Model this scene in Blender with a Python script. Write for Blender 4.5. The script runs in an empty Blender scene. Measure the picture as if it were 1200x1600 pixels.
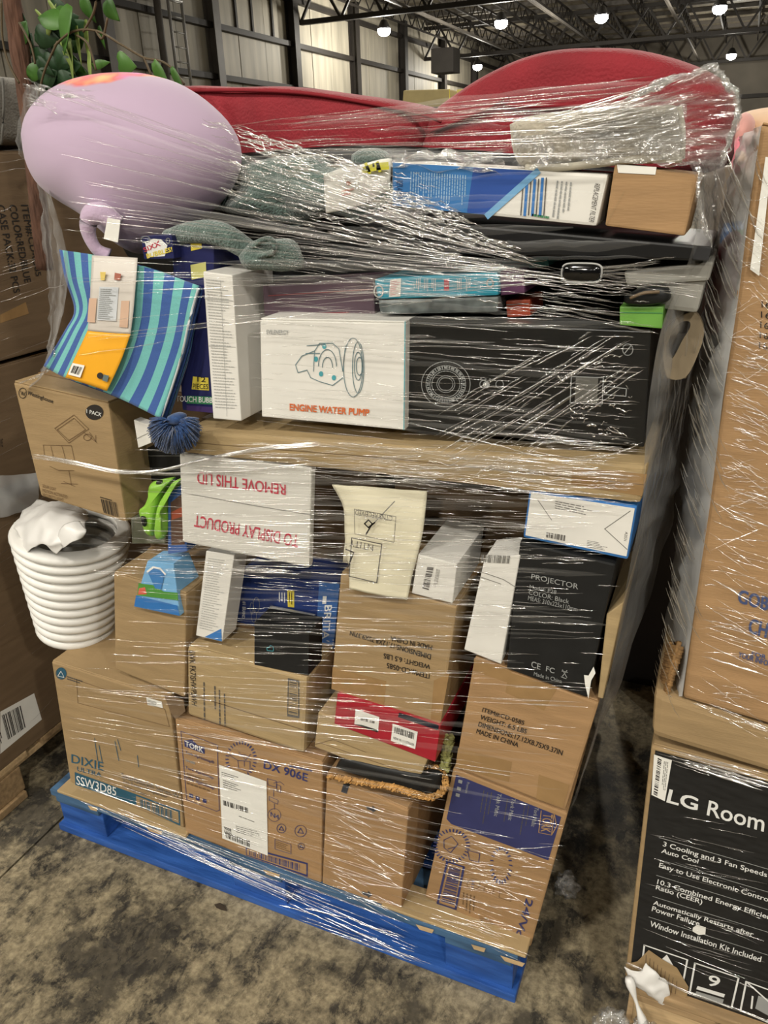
import bpy, bmesh, math, random
import numpy as np
from mathutils import Vector as V, Matrix, noise as mnoise

random.seed(7)
rng = np.random.default_rng(7)
S = bpy.context.scene
COL = S.collection

# ------------------------------------------------------------------ camera
FPX, SLOPE, HY, VX, CAMZ = 1200.0, -0.035, 262.0, 1172.0, 1.565
def _ray(x, y):
    v = np.array([x - 600.0, y - 800.0, FPX]); return v / np.linalg.norm(v)
_D = _ray(VX, HY + SLOPE * (VX - 600))
_n = np.cross(_ray(0, HY - 600 * SLOPE), _ray(1200, HY + 600 * SLOPE)); _n /= np.linalg.norm(_n)
if _n[1] < 0: _n = -_n
_UP = -_n
_X = np.cross(_D, _UP); _X /= np.linalg.norm(_X)
RW = np.array([_X, _D, _UP])
cam = bpy.data.cameras.new('camera'); cam_ob = bpy.data.objects.new('camera', cam); COL.objects.link(cam_ob)
cam.sensor_fit = 'VERTICAL'; cam.sensor_height = 36.0; cam.sensor_width = 27.0; cam.lens = 36.0 * FPX / 1600.0
cam.clip_start = 0.02; cam.clip_end = 300
_r, _u, _b = RW[:, 0], -RW[:, 1], -RW[:, 2]
cam_ob.matrix_world = Matrix(((_r[0], _u[0], _b[0], 0), (_r[1], _u[1], _b[1], 0), (_r[2], _u[2], _b[2], CAMZ), (0, 0, 0, 1)))
S.camera = cam_ob
EYE = V((0, 0, CAMZ))

# ------------------------------------------------------------------ world, exposure
w = bpy.data.worlds.new('warehouse_air'); S.world = w; w.use_nodes = True
w.node_tree.nodes['Background'].inputs[0].default_value = (1.0, 0.95, 0.86, 1)
w.node_tree.nodes['Background'].inputs[1].default_value = 0.05
S.view_settings.view_transform = 'Standard'; S.view_settings.look = 'None'
S.view_settings.exposure = -0.15; S.view_settings.gamma = 1.0; S.view_settings.use_curve_mapping = False
S.cycles.transparent_max_bounces = 40
S.cycles.max_bounces = 4; S.cycles.diffuse_bounces = 2; S.cycles.glossy_bounces = 2; S.cycles.caustics_reflective = False; S.cycles.caustics_refractive = False
LAMP_WATT, LAMP_Z = 600.0, 7.0
LAMP_COL = (1.0, 0.945, 0.83)

# ------------------------------------------------------------------ measuring helpers (a line of sight met with a plane of the place)
def _dir(x, y): return V(RW @ np.array([x - 600.0, y - 800.0, FPX]))
def PY(x, y, yy):
    d = _dir(x, y); return EYE + d * (yy / d.y)
def PZ(x, y, zz):
    d = _dir(x, y); return EYE + d * ((zz - CAMZ) / d.z)
def PXX(x, y, xx):
    d = _dir(x, y); return EYE + d * (xx / d.x)
def PP(x, y, p0, n):
    d = _dir(x, y); return EYE + d * ((p0 - EYE).dot(n) / d.dot(n))

# ------------------------------------------------------------------ materials
def lin(c, k=0.13):
    g = 0.3 * c[0] + 0.59 * c[1] + 0.11 * c[2]; c = tuple(v + (g - v) * k for v in c)
    return tuple(((v / 255.0) / 12.92 if v / 255.0 <= 0.04045 else ((v / 255.0 + 0.055) / 1.055) ** 2.4) for v in c)
MATS = {}
def nodes(name):
    m = bpy.data.materials.new(name); m.use_nodes = True; t = m.node_tree
    return m, t, t.nodes['Principled BSDF']
def M(name, rgb, rough=0.6, var=0.06, scale=25.0, stretch=(1, 1, 1), bump=0.0, bscale=None, metal=0.0, spec=0.4, coat=0.0, sheen=0.0, rgb2=None, thr=None):
    if name in MATS: return MATS[name]
    m, t, b = nodes(name)
    c = lin(rgb); N = t.nodes.new; L = t.links.new
    tc = N('ShaderNodeTexCoord'); mp = N('ShaderNodeMapping'); mp.inputs['Scale'].default_value = stretch
    L(tc.outputs['Object'], mp.inputs['Vector'])
    nz = N('ShaderNodeTexNoise'); nz.inputs['Scale'].default_value = scale; nz.inputs['Detail'].default_value = 2
    L(mp.outputs[0], nz.inputs['Vector'])
    rp = N('ShaderNodeValToRGB')
    c2 = lin(rgb2) if rgb2 else None
    lo = tuple(max(0, v * (1 - var)) for v in c); hi = c2 if c2 else tuple(min(1, v * (1 + var)) for v in c)
    a, z = thr if thr else (0.3, 0.7)
    rp.color_ramp.elements[0].position = a; rp.color_ramp.elements[1].position = z
    rp.color_ramp.elements[0].color = (*lo, 1); rp.color_ramp.elements[1].color = (*hi, 1)
    L(nz.outputs['Fac'], rp.inputs[0]); L(rp.outputs[0], b.inputs['Base Color'])
    b.inputs['Roughness'].default_value = rough; b.inputs['Metallic'].default_value = metal
    b.inputs['Specular IOR Level'].default_value = spec; b.inputs['Coat Weight'].default_value = coat
    if sheen: b.inputs['Sheen Weight'].default_value = sheen
    if bump:
        n2 = N('ShaderNodeTexNoise'); n2.inputs['Scale'].default_value = bscale or scale * 3; n2.inputs['Detail'].default_value = 1
        L(mp.outputs[0], n2.inputs['Vector'])
        bp = N('ShaderNodeBump'); bp.inputs['Strength'].default_value = bump; bp.inputs['Distance'].default_value = 0.01
        L(n2.outputs['Fac'], bp.inputs['Height']); L(bp.outputs[0], b.inputs['Normal'])
    MATS[name] = m; return m
def board(name, rgb, var=0.10):
    return M(name, rgb, rough=0.72, var=var, scale=9, stretch=(1, 1, 7), bump=0.08, bscale=60, spec=0.25)
CARD = board('cardboard', (160, 132, 91))
CARD2 = board('cardboard_pale', (172, 146, 102))
CARD3 = board('cardboard_reddish', (168, 130, 87))
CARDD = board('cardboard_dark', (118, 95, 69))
TAPE = M('packing_tape', (158, 122, 76), rough=0.22, var=0.08, scale=40, spec=0.6)
WHITE = M('white_card', (225, 222, 214), rough=0.5, var=0.03)
WPAPER = M('white_paper', (232, 230, 222), rough=0.7, var=0.03)
BLACKC = M('black_card', (26, 27, 28), rough=0.45, var=0.2)
INK = M('black_ink', (38, 32, 28), rough=0.7)
NAVY = M('navy_ink', (52, 56, 108), rough=0.6)
TEALI = M('teal_ink', (36, 88, 112), rough=0.6)
GREYI = M('grey_ink', (120, 118, 112), rough=0.6)
DGREYI = M('dark_grey_ink', (84, 80, 76), rough=0.6)
BROWNI = M('brown_ink', (112, 84, 54), rough=0.7)
WHITEI = M('white_ink', (226, 226, 222), rough=0.5)
REDI = M('red_ink', (200, 52, 72), rough=0.6)
ORANGEI = M('orange_ink', (222, 104, 44), rough=0.6)
PALEI = M('pale_print', (150, 152, 150), rough=0.6)
FAINTI = M('faint_print', (178, 178, 174), rough=0.6)
CYANI = M('cyan_ink', (64, 160, 172), rough=0.6)
YELLOWI = M('yellow_ink', (226, 204, 60), rough=0.5)
GREENI = M('green_ink', (52, 130, 84), rough=0.5)

def film_mat(name, base, patch, scale=(4, 4, 60), thr=(0.45, 0.62), rough=0.22, tint=(0.93, 0.93, 0.92), dif=0.25, bump=0.5, coords='Object', bsc=1.0):
    m = bpy.data.materials.new(name); m.use_nodes = True; t = m.node_tree; t.nodes.clear(); N = t.nodes.new; L = t.links.new
    out = N('ShaderNodeOutputMaterial'); tr = N('ShaderNodeBsdfTransparent'); tr.inputs[0].default_value = (0.97, 0.97, 0.965, 1)
    gl = N('ShaderNodeBsdfGlossy'); gl.inputs['Color'].default_value = (*tint, 1); gl.inputs['Roughness'].default_value = rough
    df = N('ShaderNodeBsdfDiffuse'); df.inputs[0].default_value = (0.75, 0.75, 0.74, 1)
    mg = N('ShaderNodeMixShader'); mg.inputs[0].default_value = dif
    mx = N('ShaderNodeMixShader')
    tc = N('ShaderNodeTexCoord'); mp = N('ShaderNodeMapping'); mp.inputs['Scale'].default_value = scale
    L(tc.outputs[coords], mp.inputs[0])
    nz = N('ShaderNodeTexNoise'); nz.inputs['Scale'].default_value = 1.0; nz.inputs['Detail'].default_value = 1
    L(mp.outputs[0], nz.inputs['Vector'])
    mr = N('ShaderNodeMapRange'); mr.inputs[1].default_value = thr[0]; mr.inputs[2].default_value = thr[1]; mr.inputs[3].default_value = base; mr.inputs[4].default_value = patch
    L(nz.outputs['Fac'], mr.inputs[0])
    n2 = N('ShaderNodeTexNoise'); n2.inputs['Scale'].default_value = 3.0 * bsc; n2.inputs['Detail'].default_value = 2; L(mp.outputs[0], n2.inputs['Vector'])
    bp = N('ShaderNodeBump'); bp.inputs['Strength'].default_value = bump; bp.inputs['Distance'].default_value = 0.02
    L(n2.outputs['Fac'], bp.inputs['Height']); L(bp.outputs[0], gl.inputs['Normal'])
    L(gl.outputs[0], mg.inputs[1]); L(df.outputs[0], mg.inputs[2])
    L(mr.outputs[0], mx.inputs[0]); L(tr.outputs[0], mx.inputs[1]); L(mg.outputs[0], mx.inputs[2]); L(mx.outputs[0], out.inputs[0])
    return m
def film_plain(name, fac, rough, dif):
    m = bpy.data.materials.new(name); m.use_nodes = True; t = m.node_tree; t.nodes.clear(); N = t.nodes.new; L = t.links.new
    out = N('ShaderNodeOutputMaterial'); tr = N('ShaderNodeBsdfTransparent'); gl = N('ShaderNodeBsdfGlossy'); gl.inputs['Roughness'].default_value = rough; gl.inputs['Color'].default_value = (1, 0.99, 0.97, 1)
    df = N('ShaderNodeBsdfDiffuse'); df.inputs[0].default_value = (0.8, 0.8, 0.79, 1); mg = N('ShaderNodeMixShader'); mg.inputs[0].default_value = dif; mx = N('ShaderNodeMixShader'); mx.inputs[0].default_value = fac
    L(gl.outputs[0], mg.inputs[1]); L(df.outputs[0], mg.inputs[2]); L(tr.outputs[0], mx.inputs[1]); L(mg.outputs[0], mx.inputs[2]); L(mx.outputs[0], out.inputs[0]); return m
FILM_STRAND = film_plain('stretch_film_strands', 0.30, 0.17, 0.08)
FILM_GLINT = film_plain('stretch_film_glints', 0.5, 0.14, 0.04)
FILM_VEIL = film_plain('stretch_film_veil', 0.06, 0.3, 0.5)
_unused = film_mat('stretch_film_strands', 0.02, 0.5, scale=(9, 9, 140), thr=(0.46, 0.60), rough=0.24, dif=0.35, bump=0.35)
_unused2 = film_mat('stretch_film_veil_b', 0.05, 0.13, scale=(3, 3, 60), thr=(0.35, 0.7), rough=0.3, dif=0.5, bump=0.4)
FILM_SHEET = film_mat('stretch_film_sheet', 0.2, 0.55, scale=(16, 5, 5), thr=(0.42, 0.72), rough=0.2, dif=0.45, bump=0.7)
FILM_CRUMPLE = film_mat('crumpled_clear_plastic', 0.15, 0.7, scale=(40, 40, 40), thr=(0.42, 0.66), rough=0.16, dif=0.3, bump=0.8)

# ------------------------------------------------------------------ object helpers
def root(name, label, cat, loc=(0, 0, 0), group=None, kind=None):
    o = bpy.data.objects.new(name, None); COL.objects.link(o); o.location = loc; o.empty_display_size = 0.05
    o['label'] = label; o['category'] = cat
    if group: o['group'] = group
    if kind: o['kind'] = kind
    return o
def tag(o, label, cat, group=None):
    o['label'] = label; o['category'] = cat
    if group: o['group'] = group
    return o
def struct(o, label=None, cat=None):
    o['kind'] = 'structure'
    if label: o['label'] = label
    if cat: o['category'] = cat
    return o
def worldloc(o):
    p = V(o.location)
    if o.parent: p += worldloc(o.parent)
    return p
def mesh(name, vs, fs, mat, parent=None, smooth=False, origin=None, recalc=False):
    org = V((0, 0, 0))
    if parent is not None: org = worldloc(parent)
    elif origin is not None: org = V(origin)
    me = bpy.data.meshes.new(name)
    me.from_pydata([tuple(V(v) - org) for v in vs], [], fs); me.update()
    if recalc:
        bm = bmesh.new(); bm.from_mesh(me); bmesh.ops.recalc_face_normals(bm, faces=bm.faces); bm.to_mesh(me); bm.free()
    if mat: me.materials.append(mat)
    if smooth: me.polygons.foreach_set('use_smooth', [True] * len(me.polygons))
    o = bpy.data.objects.new(name, me); COL.objects.link(o)
    if parent is not None: o.parent = parent
    elif origin is not None: o.location = origin
    return o
def bm_obj(name, bm, mat, parent=None, smooth=False, origin=None):
    bm.verts.index_update()
    vs = [v.co.copy() for v in bm.verts]; fs = [[v.index for v in f.verts] for f in bm.faces]; bm.free()
    return mesh(name, vs, fs, mat, parent, smooth, origin)
HEXF = [(0, 1, 2, 3), (7, 6, 5, 4), (0, 4, 5, 1), (1, 5, 6, 2), (2, 6, 7, 3), (3, 7, 4, 0)]
def hexa(bm, pts, bevel=0.0, seg=1):
    vs = [bm.verts.new(p) for p in pts]; fs = [bm.faces.new([vs[i] for i in f]) for f in HEXF]
    bmesh.ops.recalc_face_normals(bm, faces=fs)
    if bevel:
        es = list({e for f in fs for e in f.edges})
        bmesh.ops.bevel(bm, geom=es, offset=bevel, segments=seg, affect='EDGES', profile=0.6)
    return bm
def hex_obj(name, pts, mat, parent=None, bevel=0.003, seg=2, origin=None, smooth=False):
    bm = bmesh.new(); hexa(bm, pts, bevel, seg); return bm_obj(name, bm, mat, parent, smooth, origin)
def cuboid(x0, x1, y0, y1, z0, z1):
    return [V((x0, y0, z1)), V((x1, y0, z1)), V((x1, y0, z0)), V((x0, y0, z0)), V((x0, y1, z1)), V((x1, y1, z1)), V((x1, y1, z0)), V((x0, y1, z0))]
def box_obj(name, x0, x1, y0, y1, z0, z1, mat, parent=None, bevel=0.003, origin=None):
    return hex_obj(name, cuboid(x0, x1, y0, y1, z0, z1), mat, parent, bevel, 2, origin)
def tube_geo(vs, fs, path, rad, sides=8, cap=True):
    n = len(path); base = len(vs)
    for i, p in enumerate(path):
        p = V(p); a = V(path[max(0, i - 1)]); b = V(path[min(n - 1, i + 1)]); t = (b - a)
        t = t.normalized() if t.length > 1e-9 else V((0, 0, 1))
        ref = V((0, 0, 1)) if abs(t.z) < 0.9 else V((1, 0, 0))
        u = t.cross(ref).normalized(); v = t.cross(u)
        r = rad[i] if isinstance(rad, (list, tuple)) else rad
        for k in range(sides):
            an = 2 * math.pi * k / sides; vs.append(p + u * (r * math.cos(an)) + v * (r * math.sin(an)))
    for i in range(n - 1):
        for k in range(sides):
            k2 = (k + 1) % sides
            fs.append((base + i * sides + k, base + i * sides + k2, base + (i + 1) * sides + k2, base + (i + 1) * sides + k))
    if cap:
        fs.append(tuple(base + k for k in range(sides))[::-1]); fs.append(tuple(base + (n - 1) * sides + k for k in range(sides)))
def tube(name, path, rad, mat, parent=None, sides=8, origin=None):
    vs, fs = [], []; tube_geo(vs, fs, path, rad, sides); return mesh(name, vs, fs, mat, parent, True, origin, recalc=True)
def smooth_path(pts, n=8):
    pts = [V(p) for p in pts]; out = []
    for i in range(len(pts) - 1):
        p0, p1, p2, p3 = pts[max(0, i - 1)], pts[i], pts[i + 1], pts[min(len(pts) - 1, i + 2)]
        for k in range(n):
            t = k / n
            out.append(0.5 * ((2 * p1) + (p2 - p0) * t + (2 * p0 - 5 * p1 + 4 * p2 - p3) * t * t + (3 * p1 - p0 - 3 * p2 + p3) * t ** 3))
    out.append(pts[-1]); return out

class Face:                                      # one flat side of a thing, for print and labels
    def __init__(s, q, toward=EYE):
        s.q = [V(p) for p in q]; s.p0 = s.q[0]
        n = (s.q[1] - s.q[0]).cross(s.q[3] - s.q[0]).normalized()
        if n.dot(toward - s.p0) < 0: n = -n
        s.n = n
    def px(s, x, y, lift=0.0008): return PP(x, y, s.p0, s.n) + s.n * lift
    def uv(s, u, v, lift=0.0008):
        a = s.q[0].lerp(s.q[1], u); b = s.q[3].lerp(s.q[2], u); return a.lerp(b, v) + s.n * lift

def carton(name, label, cat, quad, y, dep, mat, bevel=0.004, flaps=True, tape=TAPE, shift=(0, 0), group=None, bodyname='body', flapmat=None):
    """quad = TL, TR, BR, BL of the front as sighted; y = distance of the front; dep = depth."""
    ys = y if isinstance(y, (list, tuple)) else [y] * 4
    F = [PY(q[0], q[1], yy) for q, yy in zip(quad, ys)]
    if len(set(ys)) > 1:
        nn = (F[1] - F[0]).cross(F[3] - F[0]).normalized(); F[2] = PP(quad[2][0], quad[2][1], F[0], nn)
    B = [p + V((shift[0], dep, shift[1])) for p in F]
    base = (F[2] + F[3] + B[2] + B[3]) / 4
    r = root(name, label, cat, base, group)
    top = flaps
    t = 0.003
    G = [p.copy() for p in F + B]
    if top:
        for i in (0, 1, 4, 5): G[i] = G[i] + V((0, 0, -t))
    hex_obj(bodyname, G, mat, r, bevel)
    if top:
        m1 = (F[0] + B[0]) / 2; m2 = (F[1] + B[1]) / 2; g = V((0, 0.0015, 0)); dz = V((0, 0, t))
        e = bevel * 0.5
        ex = (F[1] - F[0]).normalized() * e; ey = V((0, e, 0))
        for a, b_, c, d in ((F[0] + ex + ey, F[1] - ex + ey, m2 - ex - g, m1 + ex - g), (m1 + ex + g, m2 - ex + g, B[1] - ex - ey, B[0] + ex - ey)):
            hex_obj('flap', [a, b_, c, d, a - dz, b_ - dz, c - dz, d - dz], flapmat or mat, r, 0.001, 1)
        if tape:
            wdt = V((0, min(0.024, dep * 0.2), 0)); l = V((0, 0, 0.0006))
            mesh('tape', [m1 - wdt + l, m2 - wdt + l, m2 + wdt + l, m1 + wdt + l], [(0, 1, 2, 3)], tape, r)
    r_face = Face(F)
    side = Face([F[1], B[1], B[2], F[2]])
    return r, r_face, side

# ---- print
_tc = {}
def text_mesh(s):
    if s in _tc: return _tc[s]
    cu = bpy.data.curves.new('t', 'FONT'); cu.body = s; cu.resolution_u = 3
    ob = bpy.data.objects.new('t', cu); me = bpy.data.meshes.new_from_object(ob)
    co = np.array([v.co[:2] for v in me.vertices]) if len(me.vertices) else np.zeros((1, 2)); fs = [tuple(p.vertices) for p in me.polygons]
    bpy.data.objects.remove(ob); bpy.data.curves.remove(cu); bpy.data.meshes.remove(me)
    mn = co.min(0); mxx = co.max(0); co = (co - mn) / np.maximum(mxx - mn, 1e-6)
    _tc[s] = (co, fs); return _tc[s]
def text(face, s, quad, mat, parent, name='lettering', bold=0.0, lift=0.0011):
    """quad = where the text's own TL, TR, BR, BL land."""
    co, fs = text_mesh(s); Q = [face.px(*q, lift) for q in quad]
    def mp(c): return (Q[3].lerp(Q[2], c[0])).lerp(Q[0].lerp(Q[1], c[0]), c[1])
    vs = [mp(c) for c in co]; ff = list(fs); bold *= 0.45
    if bold:
        ux = (Q[2] - Q[3]).normalized() * bold; uy = (Q[0] - Q[3]).normalized() * bold
        n = len(vs); base = list(vs); vs = []; ff = []
        for k, d in enumerate((ux * 0 + uy * 0, ux, uy, ux + uy)):
            vs += [p + d + face.n * (0.00004 * k) for p in base]; ff += [tuple(i + k * n for i in f) for f in fs]
    return mesh(name, vs, ff, mat, parent)
def patch(face, quad, mat, parent, name='print_panel', lift=0.0008):
    return mesh(name, [face.px(*q, lift) for q in quad], [tuple(range(len(quad)))], mat, parent)
def lines(face, segs, wd, mat, parent, name='printed_line', lift=0.001):
    vs, fs = [], []
    for seg in segs:
        P = [face.px(*p, lift) for p in seg]
        for a, b in zip(P[:-1], P[1:]):
            t = (b - a)
            if t.length < 1e-7: continue
            s_ = face.n.cross(t.normalized()) * (wd / 2); k = len(vs); e = t.normalized() * wd * 0.3
            vs += [a - s_ - e, b - s_ + e, b + s_ + e, a + s_ - e]; fs.append((k, k + 1, k + 2, k + 3))
    return mesh(name, vs, fs, mat, parent)
def bil(q, u, v):
    return ((q[0][0] * (1 - u) + q[1][0] * u) * (1 - v) + (q[3][0] * (1 - u) + q[2][0] * u) * v, (q[0][1] * (1 - u) + q[1][1] * u) * (1 - v) + (q[3][1] * (1 - u) + q[2][1] * u) * v)
def barcode(face, quad, mat, parent, n=26, lift=0.0013, name='barcode', seed=1):
    r = random.Random(seed); vs, fs = [], []; u = 0.0; ws = []
    for i in range(n * 2): ws.append(r.choice((1, 1, 2, 3)))
    tot = sum(ws)
    for i, k in enumerate(ws):
        if i % 2 == 0:
            a, b = u / tot, (u + k) / tot; j = len(vs)
            vs += [face.px(*bil(quad, a, 0), lift), face.px(*bil(quad, b, 0), lift), face.px(*bil(quad, b, 1), lift), face.px(*bil(quad, a, 1), lift)]; fs.append((j, j + 1, j + 2, j + 3))
        u += k
    return mesh(name, vs, fs, mat, parent)
def smallprint(face, quad, rows, mat, parent, seed=1, fill=0.5, name='small_print', lift=0.001, cols=1):
    r = random.Random(seed); vs, fs = [], []
    for i in range(rows):
        v0 = (i + 0.5 - fill / 2) / rows; v1 = (i + 0.5 + fill / 2) / rows; u = 0.0; end = r.uniform(0.55, 1.0)
        while u < end:
            du = min(r.uniform(0.05, 0.16), end - u); j = len(vs)
            vs += [face.px(*bil(quad, *p), lift) for p in ((u, v0), (u + du * 0.82, v0), (u + du * 0.82, v1), (u, v1))]; fs.append((j, j + 1, j + 2, j + 3)); u += du + 0.001
    return mesh(name, vs, fs, mat, parent)
def ring_px(cx, cy, rx, ry, n=40, a0=0, a1=360):
    return [(cx + rx * math.cos(math.radians(a0 + (a1 - a0) * i / n)), cy + ry * math.sin(math.radians(a0 + (a1 - a0) * i / n))) for i in range(n + 1)]
def frame_px(q): return [q[0], q[1], q[2], q[3], q[0]]

# ---- soft shapes
def puffy(name, outline, yc, thick, mat, parent=None, rings=7, power=0.5, origin=None, both=True, jitter=0.0, nsub=4, lean=0.0, freq=9.0):
    """an upholstered / stuffed body from its outline, bulging to both sides of the plane y=yc."""
    P = [PY(x, y, yc) for x, y in outline]; P = smooth_path(P + [P[0]], nsub)[:-1]
    n = len(P); c = sum(P, V((0, 0, 0))) / n; vs, fs = [], []
    zlo = min(p.z for p in P)
    levels = [(-1, a) for a in np.linspace(0.5 * math.pi * 0.97, 0, rings)] + [(1, a) for a in np.linspace(0, 0.5 * math.pi * 0.97, rings)[1:]]
    for sgn, a in levels:
        sc = math.cos(a) ** power; dy = sgn * math.sin(a) * thick / 2
        for p in P:
            q = c + (p - c) * sc; j = mnoise.noise(q * freq) * jitter
            vs.append(V((q.x, q.y + dy + (q.z - zlo) * lean + sgn * j, q.z + j * 0.5)))
    L = len(levels)
    for i in range(L - 1):
        for k in range(n):
            k2 = (k + 1) % n; fs.append((i * n + k, i * n + k2, (i + 1) * n + k2, (i + 1) * n + k))
    a = len(vs); vs.append(sum((vs[k] for k in range(n)), V((0, 0, 0))) / n); b = a + 1; vs.append(sum((vs[(L - 1) * n + k] for k in range(n)), V((0, 0, 0))) / n)
    for k in range(n):
        k2 = (k + 1) % n; fs.append((a, k2, k)); fs.append((b, (L - 1) * n + k, (L - 1) * n + k2))
    return mesh(name, vs, fs, mat, parent, True, origin, recalc=True)
def sheet_grid(rows, nu=8, nv=8):
    """rows of 3-D points -> finer smooth grid"""
    R1 = [smooth_path(r, nu) for r in rows]; m = len(R1[0])
    cols = [smooth_path([r[k] for r in R1], nv) for k in range(m)]
    return [[cols[k][i] for k in range(m)] for i in range(len(cols[0]))]
def sheet(name, G, mat, parent=None, thick=0.0, wrinkle=None, origin=None, uv=True):
    nr, nc = len(G), len(G[0]); vs = []
    for i in range(nr):
        for j in range(nc):
            p = V(G[i][j])
            if wrinkle: p = p + wrinkle(i / (nr - 1), j / (nc - 1), p)
            vs.append(p)
    fs = [(i * nc + j, i * nc + j + 1, (i + 1) * nc + j + 1, (i + 1) * nc + j) for i in range(nr - 1) for j in range(nc - 1)]
    o = mesh(name, vs, fs, mat, parent, True, origin)
    if uv:
        ul = o.data.uv_layers.new(name='UVMap'); li = np.zeros(len(o.data.loops), dtype=np.int32); o.data.loops.foreach_get('vertex_index', li)
        arr = np.stack([(li % nc) / (nc - 1), (li // nc) / (nr - 1)], 1).astype(np.float32); ul.data.foreach_set('uv', arr.ravel())
    if thick:
        md = o.modifiers.new('thickness', 'SOLIDIFY'); md.thickness = thick; md.offset = 0
    return o
def pyrow(pts, y): return [PY(a, b, y if len(c) == 0 else c[0]) for a, b, *c in pts]

# ================================================================== the hall
def floor_material():
    m, t, b = nodes('stained_concrete'); N = t.nodes.new; L = t.links.new
    tc = N('ShaderNodeTexCoord')
    def nz(scale, detail=6, dist=0.0, rough=0.6, st=(1, 1, 1)):
        mp = N('ShaderNodeMapping'); mp.inputs['Scale'].default_value = st; L(tc.outputs['Object'], mp.inputs[0])
        n = N('ShaderNodeTexNoise'); n.inputs['Scale'].default_value = scale; n.inputs['Detail'].default_value = detail; n.inputs['Distortion'].default_value = dist; n.inputs['Roughness'].default_value = rough
        L(mp.outputs[0], n.inputs['Vector']); return n.outputs['Fac']
    def ramp(f, a, c0, z, c1):
        r = N('ShaderNodeValToRGB'); r.color_ramp.elements[0].position = a; r.color_ramp.elements[1].position = z
        r.color_ramp.elements[0].color = (*c0, 1); r.color_ramp.elements[1].color = (*c1, 1); L(f, r.inputs[0]); return r.outputs[0]
    def mix(fac, a, bb):
        x = N('ShaderNodeMix'); x.data_type = 'RGBA'; L(fac, x.inputs[0]); L(a, x.inputs[6]); L(bb, x.inputs[7]); return x.outputs[2]
    tan = ramp(nz(60, 6), 0.35, lin((122, 110, 86)), 0.65, lin((172, 157, 124)))
    dark = ramp(nz(45, 6), 0.3, lin((36, 34, 31)), 0.7, lin((74, 69, 60)))
    blotch = ramp(nz(4.2, 8, 0.15, 0.74), 0.45, (0, 0, 0), 0.56, (1, 1, 1))
    scuff = ramp(nz(22, 7, 0.5, 0.8, (1.0, 0.6, 1)), 0.50, (0, 0, 0), 0.62, (1, 1, 1))
    mm = N('ShaderNodeMath'); mm.operation = 'MULTIPLY'; mm.use_clamp = True
    ad = N('ShaderNodeMath'); ad.operation = 'ADD'; ad.use_clamp = True
    sc = N('ShaderNodeMath'); sc.operation = 'MULTIPLY'; sc.inputs[1].default_value = 0.6; L(scuff, sc.inputs[0])
    b8 = N('ShaderNodeMath'); b8.operation = 'MULTIPLY'; b8.inputs[1].default_value = 0.85; L(blotch, b8.inputs[0])
    L(b8.outputs[0], ad.inputs[0]); L(sc.outputs[0], ad.inputs[1])
    L(mix(ad.outputs[0], tan, dark), b.inputs['Base Color'])
    b.inputs['Roughness'].default_value = 0.6; b.inputs['Specular IOR Level'].default_value = 0.3
    bp = N('ShaderNodeBump'); bp.inputs['Strength'].default_value = 0.25; bp.inputs['Distance'].default_value = 0.004
    L(nz(90, 5), bp.inputs['Height']); L(bp.outputs[0], b.inputs['Normal'])
    return m
FLOORM = floor_material()
JOINT = M('joint_filler', (40, 37, 33), rough=0.9)
fl = box_obj('floor', -18, 14, -14, 64, -0.12, -0.006, JOINT, None, 0.0)
struct(fl, 'stained and scuffed grey concrete warehouse floor', 'floor')
for x0, x1, y0, y1 in ((-18, -1.456, -14, 6), (-1.45, 14, -14, 6), (-18, -1.456, 6.006, 64), (-1.45, 14, 6.006, 64)):
    box_obj('floor_slab', x0, x1, y0, y1, -0.006, 0.0, FLOORM, fl, 0.0)
_c = PZ(345, 1418, 0.0); _lf = mesh('dry_leaf', [_c + V(p) for p in ((-0.018, 0, 0.001), (-0.006, 0.007, 0.004), (0.008, 0.006, 0.003), (0.02, -0.004, 0.002), (0.006, -0.007, 0.003), (-0.008, -0.006, 0.002))], [(0, 1, 2, 3, 4, 5)], M('dry_leaf_brown', (58, 46, 32), rough=0.8), None, False, origin=_c); _lf.modifiers.new('t', 'SOLIDIFY').thickness = 0.001; tag(_lf, 'small dark dry leaf on the concrete in front of the blue pallet', 'leaf')
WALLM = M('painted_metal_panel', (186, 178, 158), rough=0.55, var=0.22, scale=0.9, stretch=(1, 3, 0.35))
STEEL = M('dark_steel', (52, 47, 42), rough=0.6, var=0.15, scale=2)
STEELL = M('grey_steel', (104, 98, 90), rough=0.5, var=0.12, scale=3)
DECK = M('roof_deck', (150, 140, 120), rough=0.7, var=0.2, scale=1.5, stretch=(6, 1, 1))
WX = -18.0
wl = box_obj('wall_left', WX - 0.3, WX - 0.06, -14, 64, 0, 9.2, STEEL, None, 0.0); struct(wl, 'pale metal panel side wall of the warehouse with dark girts and columns', 'wall')
cols_y = [9.5, 15.2, 20.9, 26.5, 32.2, 38.1, 44.2, 50.6, 57.0]
girts = [1.2, 3.05, 4.72, 6.3, 7.9]
for a, b_ in zip([4.0] + cols_y, cols_y + [64.0]):
    n = max(1, round((b_ - a) / 1.9))
    for z0, z1 in zip([0.0] + girts, girts + [9.2]):
        for k in range(n):
            y0, y1 = a + (b_ - a) * k / n, a + (b_ - a) * (k + 1) / n
            if z0 < 2.9: continue
            box_obj('wall_panel', WX - 0.06, WX - 0.02 + 0.012 * (k % 2), y0 + 0.02, y1 - 0.02, z0 + 0.02, z1 - 0.02, WALLM, wl, 0.0)
for z in girts[1:]:
    box_obj('girt', WX - 0.02, WX + 0.22, 4, 64, z - 0.09, z + 0.09, STEEL, wl, 0.0)
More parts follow.
